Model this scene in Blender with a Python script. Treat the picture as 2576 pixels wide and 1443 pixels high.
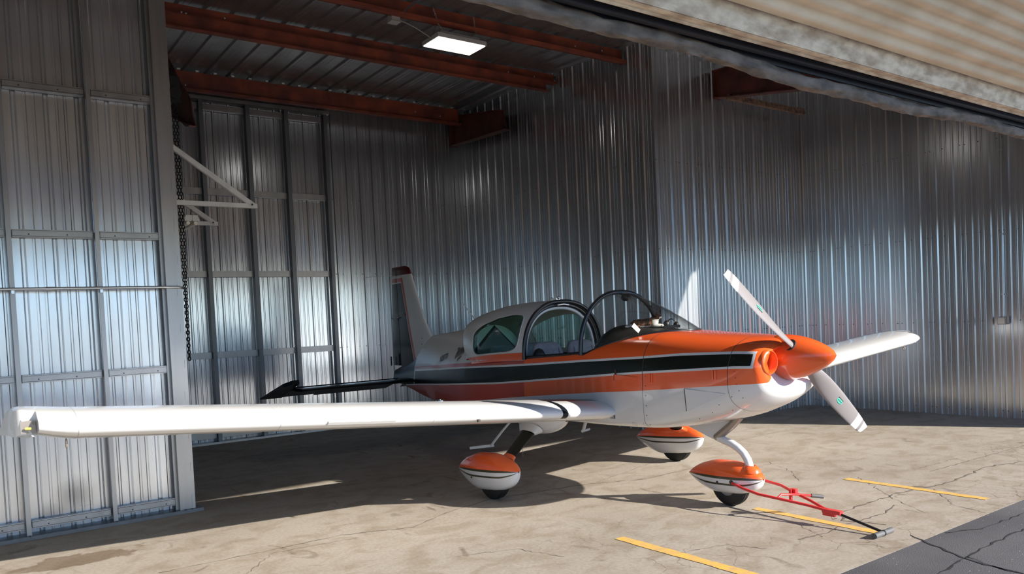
import bpy, bmesh, math, random
import numpy as np
from mathutils import Vector, Matrix
random.seed(7)
SC = bpy.context.scene
COL = SC.collection
for o in list(bpy.data.objects):
    bpy.data.objects.remove(o)

# ------------------------------------------------------------------ camera
# world: X = along the hangar front, Y = into the hangar, Z = up, metres
cd = bpy.data.cameras.new('camera'); cam = bpy.data.objects.new('camera', cd); COL.objects.link(cam)
cd.sensor_width = 36.0; cd.sensor_fit = 'HORIZONTAL'
cd.lens = 36.0 * 1974.55 / 2576.0
cd.shift_y = 158.5 / 2576.0
cd.clip_start = 0.05; cd.clip_end = 2000
RM = ((0.80699276, -0.05951274, 0.58755503), (-0.58869572, -0.00204693, 0.80835213), (-0.04690457, -0.99822545, -0.03668675))
cam.matrix_world = Matrix(((RM[0][0], -RM[0][1], -RM[0][2], 0), (RM[1][0], -RM[1][1], -RM[1][2], 0),
                           (RM[2][0], -RM[2][1], -RM[2][2], 1.667), (0, 0, 0, 1)))
SC.camera = cam
# ------------------------------------------------------------------ sky, sun, exposure
SUN_EL = math.atan(0.458)
SUN_H = Vector((0.47, -0.883, 0)).normalized()
SUN_DIR = Vector((SUN_H.x * math.cos(SUN_EL), SUN_H.y * math.cos(SUN_EL), math.sin(SUN_EL)))
world = bpy.data.worlds.new('world'); SC.world = world; world.use_nodes = True
wn = world.node_tree; bg = wn.nodes['Background']
sky = wn.nodes.new('ShaderNodeTexSky'); sky.sky_type = 'NISHITA'; sky.sun_disc = False
sky.sun_elevation = SUN_EL
sky.sun_rotation = math.atan2(SUN_H.x, SUN_H.y)
sky.altitude = 600; sky.air_density = 1.0; sky.dust_density = 0.25; sky.ozone_density = 5.0
tint = wn.nodes.new('ShaderNodeMix'); tint.data_type = 'RGBA'; tint.blend_type = 'MULTIPLY'; tint.inputs['Factor'].default_value = 1.0
tint.inputs['B'].default_value = (0.90, 0.985, 1.12, 1)
wn.links.new(sky.outputs[0], tint.inputs['A']); wn.links.new(tint.outputs['Result'], bg.inputs[0]); bg.inputs[1].default_value = 0.165
sl = bpy.data.lights.new('sun', 'SUN'); sun = bpy.data.objects.new('sun', sl); COL.objects.link(sun)
sl.energy = 7.6; sl.angle = math.radians(0.53); sl.color = (1.0, 0.94, 0.86)
sun.rotation_euler = SUN_DIR.to_track_quat('Z', 'Y').to_euler(); sun.location = (20, -30, 20)
SC.view_settings.view_transform = 'Standard'; SC.view_settings.look = 'None'
SC.view_settings.gamma = 1.0; SC.view_settings.use_curve_mapping = False
SC.view_settings.exposure = 0.46

# ------------------------------------------------------------------ materials
MATS = {}
def mat(name, col=(.8, .8, .8), rough=.5, metal=0.0, coat=0.0, spec=.5, noise=None, bump=None, emit=None, aniso=None):
    """noise=(scale, amount, stretch xyz) mottles the colour; bump=(scale, strength, stretch xyz)"""
    m = bpy.data.materials.new(name); m.use_nodes = True; nt = m.node_tree
    b = nt.nodes['Principled BSDF']
    b.inputs['Base Color'].default_value = (*col, 1); b.inputs['Roughness'].default_value = rough
    b.inputs['Metallic'].default_value = metal; b.inputs['Coat Weight'].default_value = coat
    b.inputs['Coat Roughness'].default_value = .06; b.inputs['Specular IOR Level'].default_value = spec
    if noise or bump:
        tc = nt.nodes.new('ShaderNodeNewGeometry')
    if noise:
        mp = nt.nodes.new('ShaderNodeMapping'); mp.inputs['Scale'].default_value = noise[2] if len(noise) > 2 else (1, 1, 1)
        nt.links.new(tc.outputs['Position'], mp.inputs[0])
        nz = nt.nodes.new('ShaderNodeTexNoise'); nz.inputs['Scale'].default_value = noise[0]; nz.inputs['Detail'].default_value = 5
        nt.links.new(mp.outputs[0], nz.inputs[0])
        rp = nt.nodes.new('ShaderNodeValToRGB'); a = noise[1]
        c2 = noise[3] if len(noise) > 3 else tuple(c * (1 - a) for c in col)
        rp.color_ramp.elements[0].position = .35; rp.color_ramp.elements[1].position = .65
        rp.color_ramp.elements[0].color = (*c2, 1); rp.color_ramp.elements[1].color = (*[min(1, c * (1 + a * .4)) for c in col], 1)
        nt.links.new(nz.outputs[0], rp.inputs[0]); nt.links.new(rp.outputs[0], b.inputs['Base Color'])
    if bump:
        mp2 = nt.nodes.new('ShaderNodeMapping'); mp2.inputs['Scale'].default_value = bump[2] if len(bump) > 2 else (1, 1, 1)
        nt.links.new(tc.outputs['Position'], mp2.inputs[0])
        n2 = nt.nodes.new('ShaderNodeTexNoise'); n2.inputs['Scale'].default_value = bump[0]; n2.inputs['Detail'].default_value = 3
        nt.links.new(mp2.outputs[0], n2.inputs[0])
        bp = nt.nodes.new('ShaderNodeBump'); bp.inputs['Strength'].default_value = bump[1]; bp.inputs['Distance'].default_value = .01
        nt.links.new(n2.outputs[0], bp.inputs['Height']); nt.links.new(bp.outputs[0], b.inputs['Normal'])
    if emit:
        b.inputs['Emission Color'].default_value = (*emit[0], 1); b.inputs['Emission Strength'].default_value = emit[1]
    MATS[name] = m
    return m

def sheet_metal(name, col, rough, smudges=()):
    """galvanised sheet: spangle in the gloss, faint streaks, gentle waviness; smudges = soot marks (x, y, z, radius)"""
    m = bpy.data.materials.new(name); m.use_nodes = True; nt = m.node_tree; N = nt.nodes; L = nt.links
    b = N['Principled BSDF']; b.inputs['Metallic'].default_value = .94
    g = N.new('ShaderNodeNewGeometry')
    vo = N.new('ShaderNodeTexVoronoi'); vo.inputs['Scale'].default_value = 90; L.new(g.outputs['Position'], vo.inputs['Vector'])
    mp = N.new('ShaderNodeMapping'); mp.inputs['Scale'].default_value = (6, 6, .35); L.new(g.outputs['Position'], mp.inputs[0])
    st = N.new('ShaderNodeTexNoise'); st.inputs['Scale'].default_value = 1.3; st.inputs['Detail'].default_value = 5; L.new(mp.outputs[0], st.inputs[0])
    mr = N.new('ShaderNodeMapRange'); mr.inputs['To Min'].default_value = rough * .8; mr.inputs['To Max'].default_value = rough * 1.25
    L.new(st.outputs[0], mr.inputs[0])
    ad = N.new('ShaderNodeMath'); ad.operation = 'MULTIPLY_ADD'; ad.inputs[1].default_value = .03; L.new(vo.outputs['Color'], ad.inputs[0]); L.new(mr.outputs[0], ad.inputs[2])
    L.new(ad.outputs[0], b.inputs['Roughness'])
    rp = N.new('ShaderNodeValToRGB'); rp.color_ramp.elements[0].position = .3; rp.color_ramp.elements[1].position = .7
    rp.color_ramp.elements[0].color = (*[c * .80 for c in col], 1); rp.color_ramp.elements[1].color = (*col, 1)
    L.new(st.outputs[0], rp.inputs[0])
    out = rp.outputs[0]
    for (x, y, z, r) in smudges:
        sb = N.new('ShaderNodeVectorMath'); sb.operation = 'SUBTRACT'; sb.inputs[1].default_value = (x, y, z); L.new(g.outputs['Position'], sb.inputs[0])
        ln = N.new('ShaderNodeVectorMath'); ln.operation = 'LENGTH'; L.new(sb.outputs[0], ln.inputs[0])
        mm = N.new('ShaderNodeMapRange'); mm.inputs['From Min'].default_value = 0; mm.inputs['From Max'].default_value = r
        mm.inputs['To Min'].default_value = .8; mm.inputs['To Max'].default_value = 0; mm.interpolation_type = 'SMOOTHSTEP'; L.new(ln.outputs['Value'], mm.inputs[0])
        mx = N.new('ShaderNodeMix'); mx.data_type = 'RGBA'; mx.inputs['B'].default_value = (.03, .03, .03, 1)
        L.new(mm.outputs[0], mx.inputs['Factor']); L.new(out, mx.inputs['A']); out = mx.outputs['Result']
    L.new(out, b.inputs['Base Color'])
    n2 = N.new('ShaderNodeTexNoise'); n2.inputs['Scale'].default_value = 2.2; n2.inputs['Detail'].default_value = 3
    mp2 = N.new('ShaderNodeMapping'); mp2.inputs['Scale'].default_value = (1, 1, .5); L.new(g.outputs['Position'], mp2.inputs[0]); L.new(mp2.outputs[0], n2.inputs[0])
    b1 = N.new('ShaderNodeBump'); b1.inputs['Strength'].default_value = .22; b1.inputs['Distance'].default_value = .012; L.new(n2.outputs[0], b1.inputs['Height'])
    L.new(b1.outputs[0], b.inputs['Normal'])
    c = N.new('ShaderNodeBsdfPrincipled'); c.inputs['Metallic'].default_value = .94; c.inputs['Roughness'].default_value = .62; L.new(out, c.inputs['Base Color'])
    ms = N.new('ShaderNodeMixShader'); ms.inputs[0].default_value = .22; L.new(b.outputs[0], ms.inputs[1]); L.new(c.outputs[0], ms.inputs[2]); L.new(ms.outputs[0], N['Material Output'].inputs[0])
    MATS[name] = m
    return m

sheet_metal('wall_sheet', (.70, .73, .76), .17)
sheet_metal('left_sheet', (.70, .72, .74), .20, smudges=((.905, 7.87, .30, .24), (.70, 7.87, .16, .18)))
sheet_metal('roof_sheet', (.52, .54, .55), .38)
sheet_metal('girt_metal', (.44, .435, .43), .36)
sheet_metal('stud_metal', (.20, .21, .22), .42)
mat('rust_primer', (.27, .055, .022), .55, noise=(3.5, .45, (1, 1, 1), (.13, .030, .018)))
mat('rafter_primer', (.13, .034, .022), .55, noise=(4, .45, (1, 1, 1), (.06, .020, .014)))
mat('dark_steel', (.03, .03, .032), .5, metal=.6)
mat('screw_dark', (.03, .03, .03), .5)
mat('bolt_zinc', (.7, .7, .7), .4, metal=.8)
mat('conduit_zinc', (.62, .64, .66), .28, metal=1)
mat('white_enamel', (.68, .67, .63), .45, noise=(9, .12))
mat('box_grey', (.42, .41, .38), .5)
mat('tube_glass', (.85, .78, .62), .2)
mat('lamp_body', (.45, .44, .42), .45)
mat('lamp_panel', (1, 1, 1), .5, emit=((1.0, .95, .88), 4.2))
mat('cream_sheet', (.88, .75, .56), .48, noise=(3.0, .10, (1, 2, 2), (.74, .60, .42)))
mat('cream_rail', (.80, .69, .52), .5, noise=(6, .2, (1.2, 3, 3), (.46, .34, .23)))
mat('rubber_navy', (.006, .009, .018), .55)
mat('tarp', (.20, .165, .135), .75, noise=(7, .5, (1, 2, 2)), bump=(14, .7, (1, 2, 2)))
mat('rust_pipe', (.25, .15, .10), .7, noise=(18, .6))
mat('wood_grey', (.30, .29, .27), .7, noise=(6, .4, (6, 6, .6)))
mat('yellow_paint', (.72, .41, .07), .65, noise=(14, .25, (1, 1, 1), (.55, .36, .14)))
mat('crack_dark', (.12, .10, .08), .9)
mat('asphalt_crack', (.012, .012, .013), .9)
mat('paint_white', (.68, .68, .675), .22, coat=.5)
mat('paint_tail_white', (.66, .66, .65), .26, coat=.4)
mat('paint_orange', (.84, .115, .020), .22, coat=.6)
mat('paint_tail_red', (.50, .055, .030), .28, coat=.4)
mat('paint_black', (.010, .013, .009), .18, spec=.35)
mat('paint_navy', (.008, .011, .015), .2, spec=.25)
mat('paint_maroon', (.09, .008, .012), .3, coat=.3)
mat('pant_olive', (.045, .042, .02), .3, coat=.3)
mat('seam_and_shade', (.045, .035, .03), .7)  # dark joints and small fittings, also painted shade at scoops and blade roots
mat('seam_white', (.32, .32, .31), .7)
mat('blade_white', (.235, .215, .212), .36)
mat('blade_band', (.86, .86, .84), .3)
mat('intake_orange', (.84, .115, .020), .3, coat=.4)
mat('tyre', (.012, .012, .012), .62)
mat('hub_grey', (.25, .24, .22), .5)
mat('black_plastic', (.010, .010, .011), .42)
mat('black_trim', (.012, .012, .014), .32, coat=.3)
mat('glare_black', (.016, .015, .014), .5)
mat('seat_grey', (.27, .265, .28), .62, noise=(30, .15))
mat('liner_grey', (.20, .20, .21), .6)
mat('headliner', (.74, .70, .60), .65)
mat('chrome', (.75, .75, .75), .18, metal=1)
mat('strut_grey', (.33, .29, .26), .3, metal=.6)
mat('tow_red', (.72, .03, .03), .35, coat=.3)
mat('grip_grey', (.10, .10, .10), .6)
mat('lamp_amber', (.8, .62, .12), .2)
mat('ink_black', (.01, .01, .012), .4)
mat('ink_grey', (.42, .44, .45), .4)
mat('ink_brown', (.045, .030, .022), .45)
mat('ink_green', (.10, .50, .38), .4)
mat('paper', (.80, .76, .70), .6)
mat('chain_black', (.012, .012, .012), .5, metal=.5)
mat('wire_grey', (.35, .33, .30), .5)
mat('chain_zinc', (.45, .42, .36), .35, metal=1)

def glass_mat(name, tint, gloss=.10):
    m = bpy.data.materials.new(name); m.use_nodes = True; nt = m.node_tree; N = nt.nodes; L = nt.links
    for n in list(N):
        if n.type == 'BSDF_PRINCIPLED': N.remove(n)
    tr = N.new('ShaderNodeBsdfTransparent'); tr.inputs[0].default_value = (*tint, 1)
    gl = N.new('ShaderNodeBsdfGlossy'); gl.inputs['Roughness'].default_value = .02
    lw = N.new('ShaderNodeLayerWeight'); lw.inputs['Blend'].default_value = .5
    pw = N.new('ShaderNodeMath'); pw.operation = 'POWER'; pw.inputs[1].default_value = 4.0; L.new(lw.outputs['Facing'], pw.inputs[0])
    ma = N.new('ShaderNodeMath'); ma.operation = 'MULTIPLY_ADD'; ma.inputs[1].default_value = .7; ma.inputs[2].default_value = .035; L.new(pw.outputs[0], ma.inputs[0])
    mx = N.new('ShaderNodeMixShader'); L.new(ma.outputs[0], mx.inputs[0]); L.new(tr.outputs[0], mx.inputs[1]); L.new(gl.outputs[0], mx.inputs[2])
    L.new(mx.outputs[0], N['Material Output'].inputs[0]); MATS[name] = m
glass_mat('clear_screen', (.94, .95, .945))
glass_mat('green_glass', (.64, .81, .77))
glass_mat('lens_glass', (.92, .92, .88))

def concrete_material():
    m = bpy.data.materials.new('concrete'); m.use_nodes = True; nt = m.node_tree; N = nt.nodes; L = nt.links
    b = N['Principled BSDF']; g = N.new('ShaderNodeNewGeometry')
    def noise(scale, det=6, stretch=(1, 1, 1), dist=0):
        mp = N.new('ShaderNodeMapping'); mp.inputs['Scale'].default_value = stretch; L.new(g.outputs['Position'], mp.inputs[0])
        n = N.new('ShaderNodeTexNoise'); n.inputs['Scale'].default_value = scale; n.inputs['Detail'].default_value = det
        n.inputs['Distortion'].default_value = dist; L.new(mp.outputs[0], n.inputs[0]); return n.outputs[0]
    def ramp(src, p0, c0, p1, c1):
        r = N.new('ShaderNodeValToRGB'); r.color_ramp.elements[0].position = p0; r.color_ramp.elements[1].position = p1
        r.color_ramp.elements[0].color = (*c0, 1); r.color_ramp.elements[1].color = (*c1, 1); L.new(src, r.inputs[0]); return r.outputs[0]
    def mul(a, bb, fac=1.0, mode='MULTIPLY'):
        x = N.new('ShaderNodeMix'); x.data_type = 'RGBA'; x.blend_type = mode; x.inputs['Factor'].default_value = fac
        L.new(a, x.inputs['A']); L.new(bb, x.inputs['B']); return x.outputs['Result']
    base = ramp(noise(.55, 8, dist=.4), .30, (.350, .305, .245), .70, (.420, .375, .310))
    fine = ramp(noise(38, 4), .25, (.80, .79, .78), .75, (1.04, 1.04, 1.04))
    mott = ramp(noise(3.2, 8, (1, 1.3, 1), .9), .34, (.80, .76, .70), .56, (1, 1, 1))
    drk = ramp(noise(2.2, 10, (1.6, .9, 1), 1.2), .24, (.50, .45, .40), .36, (1, 1, 1))
    col = mul(mul(mul(base, fine), mott), drk)
    # oil stain by the left wall, with a ragged rim
    sb = N.new('ShaderNodeVectorMath'); sb.operation = 'SUBTRACT'; sb.inputs[1].default_value = (.72, 6.80, 0); L.new(g.outputs['Position'], sb.inputs[0])
    sc = N.new('ShaderNodeVectorMath'); sc.operation = 'MULTIPLY'; sc.inputs[1].default_value = (.42, 1.25, 1); L.new(sb.outputs[0], sc.inputs[0])
    ln = N.new('ShaderNodeVectorMath'); ln.operation = 'LENGTH'; L.new(sc.outputs[0], ln.inputs[0])
    dn = noise(3.5, 6, dist=1.0)
    ad = N.new('ShaderNodeMath'); ad.operation = 'MULTIPLY_ADD'; ad.inputs[1].default_value = .55; L.new(dn, ad.inputs[0]); L.new(ln.outputs['Value'], ad.inputs[2])
    st = ramp(ad.outputs[0], .47, (.56, .49, .42), .50, (1, 1, 1))
    col = mul(col, st)
    # hairline map cracking near the apron edge
    vo = N.new('ShaderNodeTexVoronoi'); vo.feature = 'DISTANCE_TO_EDGE'; vo.inputs['Scale'].default_value = 3.4
    dv = N.new('ShaderNodeMix'); dv.data_type = 'RGBA'; dv.blend_type = 'LINEAR_LIGHT'; dv.inputs['Factor'].default_value = .10
    nn = N.new('ShaderNodeTexNoise'); nn.inputs['Scale'].default_value = 5; nn.inputs['Detail'].default_value = 5
    L.new(g.outputs['Position'], nn.inputs[0]); L.new(g.outputs['Position'], dv.inputs['A']); L.new(nn.outputs['Color'], dv.inputs['B'])
    L.new(dv.outputs['Result'], vo.inputs['Vector'])
    vc = ramp(vo.outputs['Distance'], .003, (.40, .35, .30), .013, (1, 1, 1))
    gate = ramp(noise(.9, 4), .44, (0, 0, 0), .60, (1, 1, 1))
    sx = N.new('ShaderNodeSeparateXYZ'); L.new(g.outputs['Position'], sx.inputs[0])
    edge = N.new('ShaderNodeMapRange'); edge.inputs['From Min'].default_value = 5.2; edge.inputs['From Max'].default_value = 3.0
    edge.inputs['To Min'].default_value = .12; edge.inputs['To Max'].default_value = 1.0; L.new(sx.outputs[1], edge.inputs[0])
    gm = N.new('ShaderNodeMath'); gm.operation = 'MULTIPLY'; L.new(edge.outputs[0], gm.inputs[0]); L.new(gate, gm.inputs[1])
    x = N.new('ShaderNodeMix'); x.data_type = 'RGBA'; x.blend_type = 'MULTIPLY'; L.new(gm.outputs[0], x.inputs['Factor']); L.new(col, x.inputs['A']); L.new(vc, x.inputs['B'])
    L.new(x.outputs['Result'], b.inputs['Base Color'])
    rr = N.new('ShaderNodeMapRange'); rr.inputs['To Min'].default_value = .55; rr.inputs['To Max'].default_value = .85; L.new(noise(1.4, 5), rr.inputs[0]); L.new(rr.outputs[0], b.inputs['Roughness'])
    bp = N.new('ShaderNodeBump'); bp.inputs['Strength'].default_value = .25; bp.inputs['Distance'].default_value = .004; L.new(noise(45, 5), bp.inputs['Height']); L.new(bp.outputs[0], b.inputs['Normal'])
    MATS['concrete'] = m
concrete_material()

def asphalt_material():
    m = bpy.data.materials.new('asphalt'); m.use_nodes = True; nt = m.node_tree; N = nt.nodes; L = nt.links
    b = N['Principled BSDF']; g = N.new('ShaderNodeNewGeometry'); b.inputs['Roughness'].default_value = .8
    n1 = N.new('ShaderNodeTexNoise'); n1.inputs['Scale'].default_value = 1.2; n1.inputs['Detail'].default_value = 6; L.new(g.outputs['Position'], n1.inputs[0])
    r1 = N.new('ShaderNodeValToRGB'); r1.color_ramp.elements[0].position = .3; r1.color_ramp.elements[1].position = .7
    r1.color_ramp.elements[0].color = (.062, .060, .064, 1); r1.color_ramp.elements[1].color = (.105, .101, .103, 1); L.new(n1.outputs[0], r1.inputs[0])
    mp = N.new('ShaderNodeMapping'); mp.inputs['Scale'].default_value = (1.0, 2.2, 1); mp.inputs['Rotation'].default_value = (0, 0, .5); L.new(g.outputs['Position'], mp.inputs[0])
    n2 = N.new('ShaderNodeTexNoise'); n2.inputs['Scale'].default_value = 26; n2.inputs['Detail'].default_value = 4; L.new(mp.outputs[0], n2.inputs[0])
    r2 = N.new('ShaderNodeValToRGB'); r2.color_ramp.elements[0].position = .66; r2.color_ramp.elements[1].position = .70
    r2.color_ramp.elements[0].color = (0, 0, 0, 1); r2.color_ramp.elements[1].color = (1, 1, 1, 1); L.new(n2.outputs[0], r2.inputs[0])
    n4 = N.new('ShaderNodeTexNoise'); n4.inputs['Scale'].default_value = 2.6; L.new(g.outputs['Position'], n4.inputs[0])
    r4 = N.new('ShaderNodeValToRGB'); r4.color_ramp.elements[0].position = .5; r4.color_ramp.elements[1].position = .62
    r4.color_ramp.elements[0].color = (0, 0, 0, 1); r4.color_ramp.elements[1].color = (1, 1, 1, 1); L.new(n4.outputs[0], r4.inputs[0])
    mm = N.new('ShaderNodeMath'); mm.operation = 'MULTIPLY'; L.new(r2.outputs[0], mm.inputs[0]); L.new(r4.outputs[0], mm.inputs[1])
    mx = N.new('ShaderNodeMix'); mx.data_type = 'RGBA'; mx.inputs['B'].default_value = (.42, .40, .36, 1)
    L.new(mm.outputs[0], mx.inputs['Factor']); L.new(r1.outputs[0], mx.inputs['A']); L.new(mx.outputs['Result'], b.inputs['Base Color'])
    n3 = N.new('ShaderNodeTexNoise'); n3.inputs['Scale'].default_value = 120; L.new(g.outputs['Position'], n3.inputs[0])
    bp = N.new('ShaderNodeBump'); bp.inputs['Strength'].default_value = .6; bp.inputs['Distance'].default_value = .005; L.new(n3.outputs[0], bp.inputs['Height']); L.new(bp.outputs[0], b.inputs['Normal'])
    MATS['asphalt'] = m
asphalt_material()

def cat_material():
    m = bpy.data.materials.new('cat_fur'); m.use_nodes = True; nt = m.node_tree; N = nt.nodes; L = nt.links
    b = N['Principled BSDF']; b.inputs['Roughness'].default_value = .85
    a = N.new('ShaderNodeAttribute'); a.attribute_name = 'fur'
    g = N.new('ShaderNodeNewGeometry')
    n = N.new('ShaderNodeTexNoise'); n.inputs['Scale'].default_value = 42; n.inputs['Detail'].default_value = 4; n.inputs['Distortion'].default_value = .8; L.new(g.outputs['Position'], n.inputs[0])
    r = N.new('ShaderNodeValToRGB'); r.color_ramp.elements[0].position = .44; r.color_ramp.elements[1].position = .56
    r.color_ramp.elements[0].color = (.018, .011, .008, 1); r.color_ramp.elements[1].color = (.26, .10, .04, 1); L.new(n.outputs[0], r.inputs[0])
    mx = N.new('ShaderNodeMix'); mx.data_type = 'RGBA'; mx.inputs['B'].default_value = (.72, .66, .58, 1)
    L.new(a.outputs['Fac'], mx.inputs['Factor']); L.new(r.outputs[0], mx.inputs['A']); L.new(mx.outputs['Result'], b.inputs['Base Color'])
    bp = N.new('ShaderNodeBump'); bp.inputs['Strength'].default_value = .5; bp.inputs['Distance'].default_value = .004
    n2 = N.new('ShaderNodeTexNoise'); n2.inputs['Scale'].default_value = 300; L.new(g.outputs['Position'], n2.inputs[0]); L.new(n2.outputs[0], bp.inputs['Height']); L.new(bp.outputs[0], b.inputs['Normal'])
    MATS['cat_fur'] = m
cat_material()

# ------------------------------------------------------------------ mesh helpers
def V(*a): return np.array(a, float)
def frame(d):
    d = np.array(d, float); d /= np.linalg.norm(d)
    u = np.cross(d, (0, 0, 1.0))
    if np.linalg.norm(u) < 1e-3: u = np.cross(d, (0, 1.0, 0))
    u /= np.linalg.norm(u); return d, u, np.cross(u, d)

class MB:
    """collects geometry in world coordinates; build() links ONE mesh object"""
    def __init__(s): s.v = []; s.f = []; s.m = []
    def add(s, vs, fs, mi=0):
        o = len(s.v); s.v += [tuple(map(float, p)) for p in vs]
        for i, f in enumerate(fs):
            s.f.append([o + k for k in f]); s.m.append(mi[i] if isinstance(mi, (list, tuple)) else mi)
        return s
    def box(s, c, d, R=None, mi=0):
        c = np.array(c, float); P = []
        for x in (-.5, .5):
            for y in (-.5, .5):
                for z in (-.5, .5):
                    p = V(x * d[0], y * d[1], z * d[2])
                    if R is not None: p = np.array(R) @ p
                    P.append(c + p)
        return s.add(P, [(0, 1, 3, 2), (4, 6, 7, 5), (0, 4, 5, 1), (2, 3, 7, 6), (0, 2, 6, 4), (1, 5, 7, 3)], mi)
    def beam(s, a, b, w, h, mi=0, up=None):
        a = np.array(a, float); b = np.array(b, float); d, u, n = frame(b - a)
        if up is not None:
            n = np.array(up, float); n -= d * (n @ d); n /= np.linalg.norm(n); u = np.cross(d, n)
        P = [p + sx * u * w / 2 + sz * n * h / 2 for p in (a, b) for sx, sz in ((-1, -1), (1, -1), (1, 1), (-1, 1))]
        return s.add(P, [(3, 2, 1, 0), (4, 5, 6, 7), (0, 1, 5, 4), (1, 2, 6, 5), (2, 3, 7, 6), (3, 0, 4, 7)], mi)
    def grid(s, rows, mi=0, close=False):
        """rows: list of equal-length point lists; mi int or function(i, j)"""
        n = len(rows[0]); fs = []; ms = []
        for i in range(len(rows) - 1):
            for j in range(n - (0 if close else 1)):
                k = (j + 1) % n
                fs.append((i * n + j, i * n + k, (i + 1) * n + k, (i + 1) * n + j)); ms.append(mi(i, j) if callable(mi) else mi)
        return s.add([p for r in rows for p in r], fs, ms)
    def fan(s, ring, c=None, mi=0, flip=False):
        ring = [np.array(p, float) for p in ring]
        if c is None: c = sum(ring) / len(ring)
        n = len(ring); fs = [(n, (i + 1) % n, i) if flip else (n, i, (i + 1) % n) for i in range(n)]
        return s.add(ring + [c], fs, mi)
    def tube(s, path, r, n=10, mi=0, caps=True, flat=1.0):
        path = [np.array(p, float) for p in path]; rr = r if isinstance(r, (list, tuple)) else [r] * len(path)
        rings = []; u0 = None
        for i, p in enumerate(path):
            d = path[min(i + 1, len(path) - 1)] - path[max(i - 1, 0)]; d, u, w = frame(d)
            if u0 is not None:
                u = u0 - d * (u0 @ d); u /= np.linalg.norm(u); w = np.cross(u, d)
            u0 = u
            rings.append([p + rr[i] * (math.cos(2 * math.pi * k / n) * u + flat * math.sin(2 * math.pi * k / n) * w) for k in range(n)])
        s.grid(rings, mi, close=True)
        if caps:
            s.fan(rings[0], mi=mi); s.fan(rings[-1], mi=mi, flip=True)
        return s
    def lathe(s, c, axis, prof, n=24, mi=0):
        """prof: list of (distance along axis, radius)"""
        c = np.array(c, float); d, u, w = frame(axis)
        rings = [[c + d * a + max(r, 1e-5) * (math.cos(2 * math.pi * k / n) * u + math.sin(2 * math.pi * k / n) * w) for k in range(n)] for a, r in prof]
        return s.grid(rings, mi, close=True)
    def prism(s, poly, ext, mi=0):
        ext = np.array(ext, float); n = len(poly); P = [np.array(p, float) for p in poly]
        s.add(P + [p + ext for p in P], [tuple(range(n))[::-1], tuple(range(n, 2 * n))] + [(i, (i + 1) % n, n + (i + 1) % n, n + i) for i in range(n)], mi)
        return s
    def ball(s, c, r, n=12, mi=0):
        c = np.array(c, float); r = np.array(r if hasattr(r, '__len__') else (r, r, r), float)
        rows = [[c + r * V(math.sin(a) * math.cos(b), math.sin(a) * math.sin(b), math.cos(a)) for b in [2 * math.pi * k / n for k in range(n)]]
                for a in [max(.001, min(math.pi - .001, math.pi * i / (n // 2))) for i in range(n // 2 + 1)]]
        return s.grid(rows, mi, close=True)
    def build(s, name, mats, parent=None, smooth=None, origin=None, fixn=True):
        if isinstance(mats, str): mats = [mats]
        org = np.array(origin if origin is not None else (parent['_org'] if parent is not None else (0, 0, 0)), float)
        me = bpy.data.meshes.new(name)
        me.from_pydata([tuple(np.array(p) - org) for p in s.v], [], s.f)
        for m in mats: me.materials.append(MATS[m])
        me.polygons.foreach_set('material_index', s.m)
        if fixn:
            bm = bmesh.new(); bm.from_mesh(me); bmesh.ops.remove_doubles(bm, verts=bm.verts, dist=1e-5)
            bmesh.ops.recalc_face_normals(bm, faces=bm.faces); bm.to_mesh(me); bm.free()
        if smooth:
            me.shade_smooth(); me.set_sharp_from_angle(angle=math.radians(smooth))
        o = bpy.data.objects.new(name, me); COL.objects.link(o)
        if parent is not None:
            o.parent = parent; o['_org'] = [float(c) for c in org]
        else:
            o.location = tuple(org); o['_org'] = [float(c) for c in org]
        return o

def empty(name, loc):
    o = bpy.data.objects.new(name, None); COL.objects.link(o); o.location = loc; o['_org'] = [float(c) for c in loc]
    o.empty_display_size = .2
    return o
def tag(o, label=None, cat=None, group=None, kind=None):
    if label: o['label'] = label
    if cat: o['category'] = cat
    if group: o['group'] = group
    if kind: o['kind'] = kind
    return o
def thing(name, loc, label, cat, group=None):
    return tag(empty(name, loc), label, cat, group)
def structure(name, loc, label=None):
    return tag(empty(name, loc), label, kind='structure')
def inst(src, name, parent, loc=(0, 0, 0), rotz=0.0):
    o = bpy.data.objects.new(name, src.data); COL.objects.link(o); o.parent = parent; o.location = loc; o.rotation_euler = (0, 0, rotz)
    o['_org'] = [0, 0, 0]
    return o
def text_mesh(txt, name, matn, parent, M, size, extrude=.0004, squeeze=1.0, shear=0.0, bold=0.0):
    cu = bpy.data.curves.new(name, 'FONT'); cu.body = txt; cu.size = size; cu.extrude = extrude; cu.shear = shear; cu.offset = bold; cu.resolution_u = 3
    cu.align_x = 'CENTER'; cu.align_y = 'CENTER'
    t = bpy.data.objects.new(name, cu); COL.objects.link(t); bpy.context.view_layer.update()
    me = bpy.data.meshes.new_from_object(t.evaluated_get(bpy.context.evaluated_depsgraph_get()))
    bpy.data.objects.remove(t); bpy.data.curves.remove(cu)
    org = Vector(parent['_org'])
    for v in me.vertices:
        v.co = (M @ Vector((v.co.x * squeeze, v.co.y, v.co.z))) - org
    me.materials.clear(); me.materials.append(MATS[matn])
    o = bpy.data.objects.new(name, me); COL.objects.link(o); o.parent = parent; o['_org'] = list(parent['_org'])
    return o
def basis(o, x, y):
    x = Vector(x).normalized(); y = Vector(y); y = (y - x * y.dot(x)).normalized(); z = x.cross(y)
    return Matrix(((x.x, y.x, z.x, o[0]), (x.y, y.y, z.y, o[1]), (x.z, y.z, z.z, o[2]), (0, 0, 0, 1)))
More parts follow.
